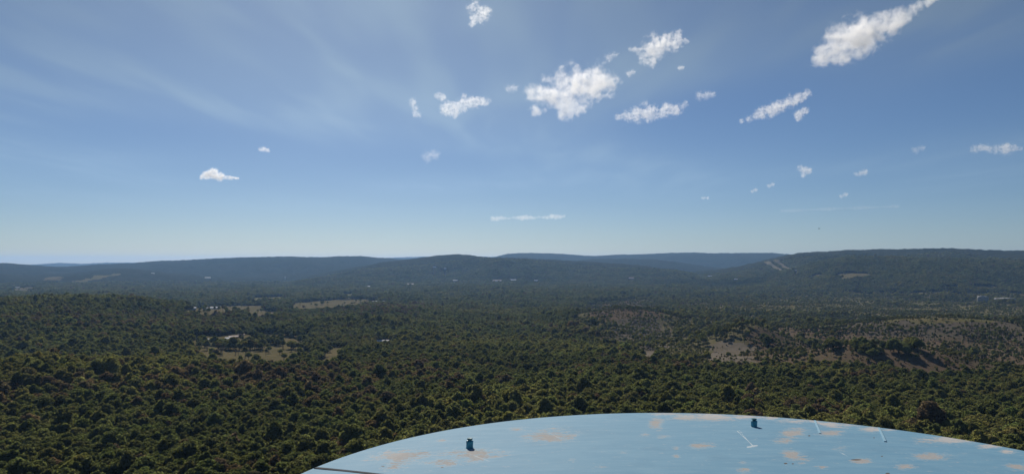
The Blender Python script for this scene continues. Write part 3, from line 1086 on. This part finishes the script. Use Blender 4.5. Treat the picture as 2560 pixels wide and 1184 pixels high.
# groups of trees standing in the clearings: px, py of the foot, how many, spread m, kind
CLUMPS = [(560, 866, 7, 11, 1), (590, 868, 7, 12, 1), (625, 862, 9, 12, 1), (655, 858, 8, 10, 1), (645, 868, 6, 10, 1), (505, 858, 5, 9, 1), (677, 862, 6, 7, 1), (722, 862, 2, 3, 6), (700, 864, 3, 6, 1), (540, 862, 4, 6, 1),
          (745, 842, 9, 12, 1), (720, 838, 7, 12, 1), (560, 888, 3, 7, 8), (590, 888, 3, 8, 8), (615, 890, 2, 6, 8), (540, 892, 2, 6, 8), (600, 841, 3, 5, 1), (628, 843, 3, 5, 1), (615, 874, 6, 10, 1), (640, 872, 5, 8, 1), (575, 874, 6, 10, 1), (545, 872, 5, 9, 1), (690, 858, 5, 7, 1), (735, 872, 4, 7, 1), (510, 868, 5, 8, 1), (760, 856, 5, 8, 1),
          (2282, 872, 8, 9, 1), (2210, 868, 3, 5, 6), (2240, 880, 5, 8, 1), (2440, 880, 5, 7, 6), (2000, 845, 3, 4, 1), (2030, 868, 6, 9, 1), (2080, 872, 6, 9, 1), (2150, 875, 8, 12, 1), (2180, 882, 8, 10, 1), (1920, 862, 7, 8, 1), (1985, 862, 3, 4, 6),
          (1540, 770, 5, 12, 1), (1585, 768, 4, 10, 6), (1620, 762, 4, 12, 6)]
ex = []
for px, py, cnt, sp_, kd in CLUMPS:
    x0, y0 = pick(px, py)
    for _ in range(int(cnt * (1.7 if kd == 1 else 1))):
        ex.append((x0 + rng.normal(scale=sp_ * .42), y0 + rng.normal(scale=sp_ * .5), kd))
ex = np.array(ex)
EXK = np.concatenate([np.full(n_tree, -1), np.full(len(TX) - n_tree, -2), ex[:, 2].astype(int)])
TX = np.concatenate([TX, ex[:, 0]])
TY = np.concatenate([TY, ex[:, 1]])
TS = np.concatenate([TS, np.full(len(ex), 5.5)])
zn = np.concatenate([zn, zone_of(ex[:, 0], ex[:, 1])])
TD = np.hypot(TX, TY)
TZ = ground_h(TX, TY) - np.where(EXK == 1, 3.8, 0)
nT = len(TX)
PXT, PYT = project(TX, TY, TZ + 9)

zkind = np.array([{"mixed": 0, "scrub": 1, "cedar": 2, "open": 3}[z[4]] for z in ZONES] + [0])[zn]
scale = TS / 5.4 * np.exp(rng.normal(scale=0.15, size=nT)) * 1.06
big = fbm(TX / 130, TY / 130, 240, 2)
scale *= np.clip(1.0 + 0.30 * big, .78, 1.3)
kidx = rng.choice(6, nT, p=[.2, .2, .16, .18, .16, .10])
scale = np.where(rng.random(nT) < .04, scale * rng.uniform(1.12, 1.35, nT), scale)
# tint class
f1 = fbm(TX / 90, TY / 90, 250, 3)
f2 = fbm(TX / 320, TY / 320, 260, 2)
u = rng.normal(scale=.24, size=nT) + 1.25 * f1 + .7 * f2
ti = np.where(u < -.42, 0, np.where(u < .15, 1, np.where(u < .62, 2, 3)))
ti = np.where((ti == 3) & (rng.random(nT) < .55), 2, ti)
rust = np.zeros(nT)
for px, py, rx, ry, s in [(700, 945, 330, 32, 1.0), (330, 955, 260, 20, .9), (60, 975, 200, 22, .8), (980, 930, 160, 30, .7), (950, 772, 120, 12, .8), (300, 800, 260, 22, .55), (870, 1112, 34, 18, 1.1), (1900, 988, 26, 12, 1.2), (2150, 935, 60, 12, .6), (1700, 905, 260, 14, .55), (1450, 830, 80, 15, .5), (2040, 1020, 90, 20, .5), (820, 990, 140, 18, .8), (480, 1000, 120, 10, .5), (620, 1160, 60, 18, .4)]:
    rust = np.maximum(rust, s * np.exp(-((PXT - px) / rx) ** 2 - ((PYT - py) / ry) ** 2))
rr_ = rng.random(nT)
isr = rr_ < rust * .75 + .02
ti = np.where(isr, np.where(rng.random(nT) < .55, 4, 5), ti)
yel = np.exp(-((PXT - 1720) / 75) ** 2 - ((PYT - 868) / 18) ** 2) + .8 * np.exp(-((PXT - 2200) / 90) ** 2 - ((PYT - 808) / 14) ** 2) + .9 * np.exp(-((PXT - 200) / 40) ** 2 - ((PYT - 1158) / 12) ** 2)
ti = np.where(rng.random(nT) < yel, 3, ti)
scale = np.where((np.exp(-((PXT - 1720) / 75) ** 2 - ((PYT - 868) / 18) ** 2) > .4), scale * .62, scale)
opn = zkind == 3
scale = np.where(opn, scale * rng.uniform(.45, 1.08, nT), scale)
ti = np.where(opn & (rng.random(nT) < .38), 3, ti)
# scrub: smaller, yellower; cedars dark
scr = zkind == 1
scale = np.where(scr, scale * rng.uniform(.35, .8, nT), scale)
ti = np.where(scr & (rng.random(nT) < .55), 3, ti)
ced = ((zkind == 2) & (rng.random(nT) < .45)) | (scr & (rng.random(nT) < .25)) | ((zkind == 0) & (zn < 0) & (rng.random(nT) < .035)) | (opn & (rng.random(nT) < .10))
ced |= EXK == 6
ced &= ~(EXK == 1)
kidx = np.where(ced, rng.choice([6, 7], nT), kidx)
ti = np.where(ced, np.where(rng.random(nT) < .75, 6, 0), ti)
scale = np.where(ced & (zn >= 0) & (EXK < 0), scale * rng.uniform(.3, .75, nT), scale)
scale = np.where(ced & (zn < 0), scale * 1.35, scale)
scale = np.where((zkind == 2) & ~ced & (EXK < 0), scale * rng.uniform(.28, .75, nT), scale)
kidx = np.where(EXK == 8, 8, kidx)
ti = np.where(EXK == 8, 7, ti)
ti = np.where((EXK == 1) & (rng.random(nT) < .6), 0, ti)
scale = np.where(EXK == 1, rng.uniform(1.1, 1.6, nT), scale)
tint = TCOL[ti] * np.exp(rng.normal(scale=.10, size=(nT, 1)) + .22 * fbm(TX / 55, TY / 55, 270, 2)[:, None]) * (1 + rng.normal(scale=.035, size=(nT, 3)))
shr = EXK == -2
scale = np.where(shr, rng.uniform(.14, .36, nT), scale)
kidx = np.where(shr, rng.choice([3, 4, 7], nT, p=[.4, .35, .25]), kidx)
sh_t = TCOL[rng.choice([1, 2, 3, 4, 5, 0], nT, p=[.2, .26, .22, .14, .1, .08])]
tint = np.where(shr[:, None], sh_t * rng.uniform(.8, 1.15, (nT, 1)), tint)
TZ = TZ - np.where(shr, scale * 3.0, 0)
rot = rng.uniform(0, 2 * np.pi, nT)
szz = scale * np.exp(rng.normal(scale=.07, size=nT)) * np.interp(TD, [1000, 3000], [.97, .85])

# ------------------------------------------------------------------ single trees: the 300 broadleaf trees that show largest, and the nearest cedars
edge_px = np.array([740, 788, 1067, 1287, 1434, 1620, 1825, 2035, 2196, 2350, 2560])
edge_py = np.array([1184, 1167, 1087, 1052, 1037, 1030, 1033, 1050, 1066, 1091, 1126])
lim = np.where(PXT < 740, 1200, np.interp(PXT, edge_px, edge_py) - 2)
seen = (PXT > -10) & (PXT < 2570) & (PYT < lim)
size_seen = np.where(seen, scale / TD, 0)
order = np.argsort(-size_seen)
bro = [i for i in order if kidx[i] < 6 and not shr[i] and size_seen[i] > 0][:300]
ced_i = [i for i in order if kidx[i] in (6, 7) and not shr[i] and size_seen[i] > 0 and zn[i] >= 0][:150]
bare_i = [i for i in range(nT) if kidx[i] == 8]
single = np.zeros(nT, bool)


def place_tree(i, name, label, category, group):
    single[i] = True
    k = KINDS[kidx[i]]
    t = empty(name, (TX[i], TY[i], TZ[i] - .1), rot[i])
    t.scale = (scale[i], scale[i], szz[i])
    tag(t, label, category, group)
    c_ = obj("crown", k.crown, t)
    c_["tint"] = [float(v) for v in tint[i]]
    obj("trunk", k.trunk, t)


def near_words(px, py):
    if px < 180:
        w_ = "in the left corner"
    elif px < 400:
        w_ = "right of the left corner"
    elif px < 620:
        w_ = "midway from corner to dome"
    elif px < 820:
        w_ = "left of the dome's tip"
    elif px < 1040:
        w_ = "above the dome's left edge"
    elif px < 1260:
        w_ = "behind the dome's left stud"
    elif px < 1560:
        w_ = "behind the dome's left half"
    elif px < 1860:
        w_ = "behind the top of the dome"
    elif px < 2140:
        w_ = "behind the dome's right stud"
    elif px < 2360:
        w_ = "behind the dome's right half"
    else:
        w_ = "far right behind the dome"
    if px < 760:
        return ("along the bottom, " if py > 1150 else ("in the second row, " if py > 1115 else "set back, ")) + w_
    gap = np.interp(px, edge_px, edge_py) - py
    return ("touching the rim line, " if gap < 16 else ("a little above the rim, " if gap < 40 else "well above the rim, ")) + w_


def size_word(i):
    return "large " if scale[i] > 1.45 else ("broad " if scale[i] > 1.25 else ("" if scale[i] > 1.0 else "small "))


SHAPE = ["round", "wide", "tall", "spreading", "compact", "slender"]
for i in bro:
    wd = near_words(PXT[i], PYT[i])
    place_tree(i, "broadleaf_tree", f"{size_word(i)}{SHAPE[kidx[i]]} {TN[ti[i]]} tree {wd}", "tree", f"broadleaf trees {wd}")
for i in ced_i:
    z = ZONES[zn[i]]
    pz = np.array(z[5])
    tx = (PXT[i] - pz[:, 0].min()) / max(1, np.ptp(pz[:, 0]))
    ty = (PYT[i] - pz[:, 1].min()) / max(1, np.ptp(pz[:, 1]))
    side = "left end" if tx < .2 else ("left part" if tx < .4 else ("middle" if tx < .6 else ("right part" if tx < .8 else "right end")))
    row = "far" if ty < .35 else ("near" if ty > .7 else "middle")
    ground = {"brown": "red brown scrub slope", "grey": "mauve grey scrub", "green_grass": "yellowish grassland", "pale": "gravel yard", "dry": "hay field", "rough": "patchy open woodland"}[z[2]]
    if "right of centre" in z[1]:
        ground = "brown clearing right of centre"
    if z[0] == "spoil_bank":
        ground = "grey spoil banks"
    sz = "large " if scale[i] > .75 else ("" if scale[i] > .5 else "small ")
    place_tree(i, "cedar_tree", f"{sz}dark cedar in the {side} of the {ground}, {row} row", "tree", "dark cedars dotted over the clearings")
for k, i in enumerate(sorted(bare_i, key=lambda q: PXT[q])):
    place_tree(i, "bare_tree", "grey leafless tree at the near edge of the farm's hay field", "tree", "leafless trees by the hay field")

# the rest of the woods, past counting
rest = ~single
ni = int(rest.sum())
me = bpy.data.meshes.new("forest")
me.vertices.add(ni)
me.vertices.foreach_set("co", np.stack([TX, TY, TZ - .1], -1)[rest].astype(np.float32).ravel())


def attr(name, typ, key, data):
    a_ = me.attributes.new(name, typ, "POINT")
    a_.data.foreach_set(key, data)


attr("idx", "INT", "value", kidx[rest].astype(np.int32))
attr("rot", "FLOAT_VECTOR", "vector", np.stack([np.zeros(ni), np.zeros(ni), rot[rest]], -1).astype(np.float32).ravel())
attr("scl", "FLOAT_VECTOR", "vector", np.stack([scale, scale, szz], -1)[rest].astype(np.float32).ravel())
attr("tint", "FLOAT_VECTOR", "vector", tint[rest].astype(np.float32).ravel())
forest = obj("forest", me)
tag(forest, "mixed green and rusty forest covering the slopes and the valley", "forest", kind="stuff")
protos = bpy.data.collections.new("tree_meshes")
for k in KINDS:
    protos.objects.link(bpy.data.objects.new(k.whole.name, k.whole))
ng = bpy.data.node_groups.new("plant_forest", "GeometryNodeTree")
ng.interface.new_socket("Geometry", in_out="INPUT", socket_type="NodeSocketGeometry")
ng.interface.new_socket("Geometry", in_out="OUTPUT", socket_type="NodeSocketGeometry")
gi = ng.nodes.new("NodeGroupInput")
go = ng.nodes.new("NodeGroupOutput")
ip = ng.nodes.new("GeometryNodeInstanceOnPoints")
ci = ng.nodes.new("GeometryNodeCollectionInfo")
ci.inputs["Collection"].default_value = protos
ci.inputs["Separate Children"].default_value = True
ci.inputs["Reset Children"].default_value = True


def named(name, typ):
    a_ = ng.nodes.new("GeometryNodeInputNamedAttribute")
    a_.data_type = typ
    a_.inputs["Name"].default_value = name
    return [s for s in a_.outputs if s.enabled and s.name == "Attribute"][0]


ng.links.new(gi.outputs[0], ip.inputs["Points"])
ng.links.new(ci.outputs[0], ip.inputs["Instance"])
ip.inputs["Pick Instance"].default_value = True
ng.links.new(named("idx", "INT"), ip.inputs["Instance Index"])
ng.links.new(named("rot", "FLOAT_VECTOR"), ip.inputs["Rotation"])
ng.links.new(named("scl", "FLOAT_VECTOR"), ip.inputs["Scale"])
ng.links.new(ip.outputs[0], go.inputs[0])
md = forest.modifiers.new("plant_forest", "NODES")
md.node_group = ng
print("trees", nT, "single", single.sum())

# ------------------------------------------------------------------ buildings


def box_bm(bm, x0, x1, y0, y1, z0, z1):
    v = [bm.verts.new((x, y, z)) for z in (z0, z1) for y in (y0, y1) for x in (x0, x1)]
    for f in ((0, 2, 3, 1), (4, 5, 7, 6), (0, 1, 5, 4), (2, 6, 7, 3), (0, 4, 6, 2), (1, 3, 7, 5)):
        bm.faces.new([v[k] for k in f])


def building(bx, by, L, W, H, turn, roof, wall, name, label, near):
    z = float(surface_h(np.array([bx]), np.array([by]))[0])
    t = empty(name, (bx, by, z - .2), rad(turn) - math.atan2(bx, by))
    tag(t, label, "building", None)
    bm = bmesh.new()                                  # walls with gable ends
    rh = W * .26
    a_ = [bm.verts.new(q) for q in ((-L / 2, -W / 2, 0), (L / 2, -W / 2, 0), (L / 2, W / 2, 0), (-L / 2, W / 2, 0),
                                    (-L / 2, -W / 2, H), (L / 2, -W / 2, H), (L / 2, W / 2, H), (-L / 2, W / 2, H), (-L / 2, 0, H + rh), (L / 2, 0, H + rh))]
    for f in ((0, 1, 5, 4), (2, 3, 7, 6), (0, 4, 8, 7, 3), (1, 2, 6, 9, 5), (3, 2, 1, 0)):
        bm.faces.new([a_[k] for k in f])
    obj("wall", mesh_bm("wall", bm, M[wall]), t)
    bm = bmesh.new()                                  # roof slabs with eaves
    ov, th = .45, .14
    e = rh / (W / 2) * ov
    pts = [(-W / 2 - ov, H - e + .02), (0, H + rh + .02), (W / 2 + ov, H - e + .02), (W / 2 + ov, H - e + th), (0, H + rh + th), (-W / 2 - ov, H - e + th)]
    r0 = [bm.verts.new((-L / 2 - ov, q[0], q[1])) for q in pts]
    r1 = [bm.verts.new((L / 2 + ov, q[0], q[1])) for q in pts]
    for k in range(6):
        bm.faces.new((r0[k], r0[(k + 1) % 6], r1[(k + 1) % 6], r1[k]))
    for rr in (r0, r1):
        bm.faces.new((rr[0], rr[1], rr[4], rr[5]))
        bm.faces.new((rr[1], rr[2], rr[3], rr[4]))
    bmesh.ops.recalc_face_normals(bm, faces=bm.faces)
    ro = obj("roof", mesh_bm("roof", bm, M[roof]), t)
    if near:
        bm = bmesh.new()
        box_bm(bm, -.5, .5, -W / 2 - .04, -W / 2 + .02, .1, 2.05)
        obj("door", mesh_bm("door", bm, M["wall_dark"] if wall != "wall_dark" else M["wall_white"]), t)
        k = max(2, int(L / 4))
        for q in range(k):
            xw = -L / 2 + L * (q + .5) / k
            if abs(xw) < 1.1:
                xw += 1.3
            bm = bmesh.new()
            box_bm(bm, xw - .5, xw + .5, -W / 2 - .03, -W / 2 + .02, .95, 1.85)
            obj("window", mesh_bm("window", bm, M["glass"]), t)
    return t


for (bx, by), b in zip(bpos, BUILD):
    building(bx, by, *b[2:])

# water tower in the valley: legs, tank
wx, wy = pick(713, 703)
wz = float(ground_h(np.array([wx]), np.array([wy]))[0])
wt = empty("water_tower", (wx, wy, wz))
tag(wt, "tiny pale water tower standing above the valley woods", "tower")
bm = bmesh.new()
lathe(bm, [(1.6, 26), (5.0, 28), (6.2, 31), (6.2, 34), (4.5, 37), (0.5, 38.5)], 20)
obj("tank", mesh_bm("tank", bm, M["white_roof"], True), wt)
bm = bmesh.new()
lathe(bm, [(3.0, -1), (1.5, 3), (1.5, 26.5)], 16)
obj("pedestal", mesh_bm("pedestal", bm, M["white_roof"], True), wt)

# grey rock faces of an old quarry at the right
M["rock"] = ground_material("grey rock face", (0.36, 0.35, 0.32), (0.27, 0.26, 0.24), (0.15, 0.14, 0.12), 0.3, 0.9)


def rock(px, py, wpx, hpx, seed, label):
    x0, y0 = pick(px, py)
    d = math.hypot(x0, y0)
    Wd, Hh = wpx / F * d, hpx / F * d
    z = float(ground_h(np.array([x0]), np.array([y0]))[0])
    r = np.random.default_rng(seed)
    bm = bmesh.new()
    bmesh.ops.create_icosphere(bm, subdivisions=4, radius=1)
    for v in bm.verts:
        c_ = v.co
        q = np.array([c_.x, c_.y, c_.z])
        q = np.sign(q) * np.abs(q) ** .55
        s = 1 + .10 * float(fbm(np.array([q[0] * 2 + seed]), np.array([q[2] * 3 + q[1]]), seed, 3)[0])
        v.co = Vector((q[0] * Wd / 2 * s, q[1] * Wd * .3 * s, (q[2] * .5 + .42) * Hh * s))
    o = obj("rock_face", mesh_bm("rock_face", bm, M["rock"]), None, (x0, y0, z))
    o.rotation_euler = (0, 0, -math.atan2(x0, y0) + r.uniform(-.2, .2))
    tag(o, label, "rock")
    return Wd, x0, y0


rock(2457, 756, 20, 16, 5, "grey rock face among trees, left of the two at the right edge")
rock(2512, 757, 40, 12, 6, "wider grey rock face among trees near the right edge")

# bird
v = direction(2048, 571)
bp = v / np.linalg.norm(v) * 170
bm = bmesh.new()
lathe(bm, [(0.005, -.22), (.05, -.12), (.06, 0), (.045, .12), (.015, .2)], 10)
bmesh.ops.rotate(bm, verts=bm.verts, matrix=Matrix.Rotation(math.pi / 2, 3, "X"))
bird = empty("bird", (bp[0], bp[1], ZC + bp[2]), 0.7)
tag(bird, "tiny dark bird flying above the right ridge", "bird")
M["bird"] = plain("dark feathers", (0.03, 0.03, 0.03), 0.8)
obj("body", mesh_bm("body", bm, M["bird"], True), bird)
for s in (-1, 1):
    bm = bmesh.new()
    a_ = [bm.verts.new(q) for q in ((.04 * s, -.08, 0), (.04 * s, .1, 0), (.25 * s, .1, .08), (.42 * s, -.02, .05), (.25 * s, -.05, .08))]
    b_ = [bm.verts.new((q.co.x, q.co.y, q.co.z - .012)) for q in a_]
    bm.faces.new(a_)
    bm.faces.new(b_[::-1])
    for k in range(5):
        bm.faces.new((a_[k], b_[k], b_[(k + 1) % 5], a_[(k + 1) % 5]))
    bmesh.ops.recalc_face_normals(bm, faces=bm.faces)
    obj("wing", mesh_bm("wing", bm, M["bird"]), bird)

# ------------------------------------------------------------------ clouds


def cloud_material(name, density, lobes, size, ragged, lo, aniso=0.42):
    """density from a soft field round the cloud's lobes, torn by turbulence"""
    m, n = material(name)
    pos = n.new("ShaderNodeTexCoord").outputs["Object"]
    f = None
    for c, R in lobes:
        d = n.new("ShaderNodeVectorMath", operation="DISTANCE")
        n.link(pos, d.inputs[0])
        d.inputs[1].default_value = tuple(float(v) for v in c)
        e = n.math("MULTIPLY_ADD", d.outputs["Value"], -1.0 / R, 1.0)
        f = e if f is None else n.math("SMOOTH_MAX", f, e, 0.2)
    f = n.math("SMOOTH_MIN", f, 0.5, 0.3)
    big = n.noise(pos, 1.0 / (size * .75), 2, 0.5)
    fine = n.noise(pos, 1.0 / (size * .30), 5, 0.6, 0.5)
    t = n.math("ADD", n.math("MULTIPLY", n.math("SUBTRACT", big, 0.5), 1.3 * ragged), n.math("MULTIPLY", n.math("SUBTRACT", fine, 0.5), 2.3 * ragged))
    dn = n.math("MULTIPLY", n.ramp(n.math("ADD", f, t), lo, lo + 0.7), density)
    pv = n.new("ShaderNodeVolumePrincipled")
    pv.inputs["Color"].default_value = (0.99, 0.99, 0.995, 1)
    pv.inputs["Anisotropy"].default_value = aniso
    n.link(dn, pv.inputs["Density"])
    o_ = n.new("ShaderNodeOutputMaterial")
    n.link(pv.outputs[0], o_.inputs["Volume"])
    return m


CLOUDS = []


def cloud(label, base_alt, lobes, tau=4.0, ragged=0.8, seed=0, lo=0.15, name="cloud"):
    """lobes: (px, py, r_px); the cloud floats at the height base_alt"""
    r = np.random.default_rng(seed + 500)
    v = direction(np.mean([l[0] for l in lobes]), np.mean([l[1] for l in lobes]))
    dist = (base_alt - ZC) / v[2]
    centre = np.array([v[0] * dist, v[1] * dist, base_alt])
    bm = bmesh.new()
    L = []
    full = list(lobes)
    for (x0, y0, r0), (x1, y1, r1) in zip(lobes[:-1], lobes[1:]):
        gap = math.hypot(x1 - x0, y1 - y0)
        if 0.8 * (r0 + r1) > gap > 0.45 * (r0 + r1) or (name == "cloud" and gap < 4 * (r0 + r1) and gap > 0.45 * (r0 + r1)):
            t = r.uniform(.4, .6)
            full.append((x0 + (x1 - x0) * t, y0 + (y1 - y0) * t + r.uniform(-.25, .25) * r0, (r0 + r1) * .5 * r.uniform(.7, .95)))
    for px, py, rp in full:
        q = direction(px, py) * dist
        q[2] += ZC
        R = rp / F * dist * 1.45
        q[1] += r.uniform(-.4, .4) * R
        L.append((q - centre, R))
        bmesh.ops.create_icosphere(bm, subdivisions=3, radius=R * 1.22, matrix=Matrix.Translation(Vector(q - centre)))
    rmax = max(R for _, R in L)
    me_ = bpy.data.meshes.new(name)
    bm.to_mesh(me_)
    bm.free()
    o_ = obj(name, me_, None, centre)
    rm = o_.modifiers.new("union", "REMESH")
    rm.mode = "VOXEL"
    rm.voxel_size = max(min(R for _, R in L) * .25, rmax * .08)
    tag(o_, label, "cloud", "scattered white clouds")
    CLOUDS.append((o_, L, rmax, tau * .30, ragged * 1.3, lo))
    return o_


def shape_cloud(dg, o_, L, rmax, tau, ragged, lo):
    me2 = bpy.data.meshes.new_from_object(o_.evaluated_get(dg))
    o_.modifiers.clear()
    o_.data = me2
    me2.materials.clear()
    me2.materials.append(cloud_material("cloud", tau / rmax, L, rmax, ragged, lo))


cloud("largest puffy white cloud, right of the sky's centre", 1700, [(1330, 235, 16), (1350, 240, 20), (1385, 230, 30), (1430, 215, 38), (1480, 208, 34), (1515, 200, 24), (1540, 198, 12), (1420, 258, 28), (1455, 265, 18), (1525, 225, 16), (1340, 275, 15), (1360, 276, 8)], 5.0, 0.85, 1)
cloud("big elongated white cloud with grey underside at upper right", 1700, [(2045, 150, 14), (2070, 130, 24), (2095, 105, 32), (2135, 95, 40), (2175, 78, 38), (2215, 58, 30), (2250, 38, 24), (2285, 22, 17), (2315, 6, 13), (2345, -10, 12), (2115, 140, 20), (2060, 155, 12)], 7.5, 0.6, 2)
cloud("ragged white cloud above and right of the largest cloud", 1700, [(1578, 123, 6), (1595, 128, 9), (1615, 135, 16), (1640, 118, 24), (1668, 105, 20), (1692, 92, 12), (1698, 80, 8), (1625, 155, 12), (1715, 103, 8), (1690, 118, 9)], 4.0, 0.9, 3)
cloud("wispy white cloud below and right of the largest cloud", 1700, [(1545, 294, 8), (1570, 290, 12), (1598, 284, 16), (1625, 280, 17), (1650, 288, 10), (1668, 272, 16), (1690, 276, 13), (1712, 262, 8), (1612, 262, 8)], 2.9, 0.9, 4)
cloud("slanting streak shaped cloud under the big upper right cloud", 1700, [(1855, 302, 6), (1875, 296, 8), (1900, 284, 12), (1925, 275, 15), (1950, 265, 15), (1975, 254, 14), (2000, 244, 12), (2022, 232, 9)], 3.6, 0.7, 5)
cloud("small white tuft just below the slanting streak cloud", 1700, [(2000, 285, 11), (2010, 276, 9), (1994, 295, 7)], 3.4, 0.7, 6)
cloud("wispy white cloud left of the largest cloud", 1700, [(1115, 272, 14), (1135, 270, 15), (1160, 262, 15), (1188, 256, 13), (1212, 254, 10), (1222, 252, 6), (1135, 285, 9), (1105, 242, 9), (1090, 238, 6), (1160, 240, 8)], 2.8, 0.9, 7)
cloud("faint twin tufts left of the wispy cloud", 1700, [(1032, 255, 9), (1040, 284, 8), (1048, 288, 6)], 1.8, 0.8, 8)
cloud("small white cloud at the top edge, centre", 1700, [(1178, 22, 10), (1190, 15, 10), (1212, 28, 14), (1205, 42, 12), (1185, 48, 10), (1178, 60, 6)], 2.8, 0.9, 9)
cloud("faint wisp left of the largest cloud's tip", 1700, [(1270, 222, 8), (1285, 220, 9)], 1.0, 0.9, 21)
cloud("faint wisps between the largest and the ragged cloud", 1700, [(1520, 145, 9), (1538, 135, 7)], 1.0, 0.9, 22)
cloud("tiny tuft beside the largest cloud's right end", 1700, [(1572, 184, 7), (1582, 180, 6)], 1.6, 0.8, 23)
cloud("tiny flat tuft right below the ragged cloud", 1700, [(1698, 170, 5), (1706, 169, 5)], 2.2, 0.6, 24)
cloud("faint wisp right of the wispy right cloud", 1700, [(1750, 240, 9), (1768, 237, 9), (1785, 236, 6)], 1.5, 0.9, 25)
cloud("small flat based cumulus with grey heart at left", 1500, [(505, 443, 6), (516, 438, 10), (533, 434, 13), (548, 440, 10), (556, 443, 6), (564, 444, 4.5), (572, 444, 4.5), (580, 445, 4.5), (588, 445, 4), (595, 446, 3.5)], 10.0, 0.45, 10)
cloud("tiny bright cloud tuft above the small cumulus", 1500, [(652, 374, 5), (660, 373, 6), (669, 376, 5)], 3.2, 0.6, 11)
cloud("faint smudge of cloud below the wispy left cloud", 1500, [(1065, 388, 12), (1085, 386, 13), (1072, 400, 8)], 0.8, 0.7, 12)
cloud("small ragged cloud at right, high of the tiny ones", 1500, [(2000, 420, 7), (2010, 424, 9), (2020, 428, 8), (2010, 437, 6)], 2.6, 0.7, 13)
cloud("faint little cloud right of the small ragged cloud", 1500, [(2140, 435, 5), (2150, 433, 6), (2162, 430, 8)], 1.7, 0.8, 14)
cloud("faint cream cloud near the right edge", 1500, [(2438, 373, 9), (2455, 370, 8), (2475, 370, 10), (2508, 374, 13), (2522, 370, 12), (2550, 372, 6)], 2.0, 0.85, 15)
cloud("thin horizontal cloud bank low over the central hills", 1500, [(1232 + 10.5 * k, 546 - .28 * k + 1.2 * math.sin(k * 2.1), 4.6 + 1.6 * math.sin(k * .9 + 1)) for k in range(18)], 1.5, 0.3, 16, 0.05)
cloud("speck of cloud low at right, left of two", 1500, [(1888, 475, 5), (1881, 478, 4)], 1.9, 0.6, 17)
cloud("speck of cloud low at right, higher one", 1500, [(1922, 464, 5), (1931, 461, 5)], 1.5, 0.6, 18)
cloud("pair of faint specks of cloud low right of centre", 1500, [(1757, 495, 4), (1769, 495, 4)], 1.5, 0.6, 19)
cloud("faint cloud speck above the long low streak at right", 1500, [(2113, 486, 6), (2103, 490, 5)], 1.5, 0.6, 20)
cloud("faint wisp left of the cream cloud at right", 1500, [(2290, 374, 8), (2305, 370, 7)], 0.9, 0.8, 26)
cloud("long thin low streak of cloud at right", 1500, [(1955 + 10 * k, 527 - 0.4 * k, 3.8 + .8 * math.sin(k * .7)) for k in range(30)], 0.26, 0.15, 27, 0.0)

dg = bpy.context.evaluated_depsgraph_get()
for c_ in CLOUDS:
    shape_cloud(dg, *c_)

# ------------------------------------------------------------------ haze
zlow = float(V[:, 2].min()) - 1.5
ztop = max(float(V[:, 2].max()), ZC) + 12
bm = bmesh.new()
box_bm(bm, -22000, 22000, -22000, 22000, zlow, ztop)
m, n = material("valley haze")
pv = n.new("ShaderNodeVolumePrincipled")
pv.inputs["Color"].default_value = (0.32, 0.58, 1.0, 1)
pv.inputs["Density"].default_value = 3.7e-5
pv.inputs["Anisotropy"].default_value = 0.35
o_ = n.new("ShaderNodeOutputMaterial")
n.link(pv.outputs[0], o_.inputs["Volume"])
bmesh.ops.recalc_face_normals(bm, faces=bm.faces)
haze = obj("haze", mesh_bm("haze", bm, m))
tag(haze, "thin bluish haze over the valley and hills", kind="stuff")
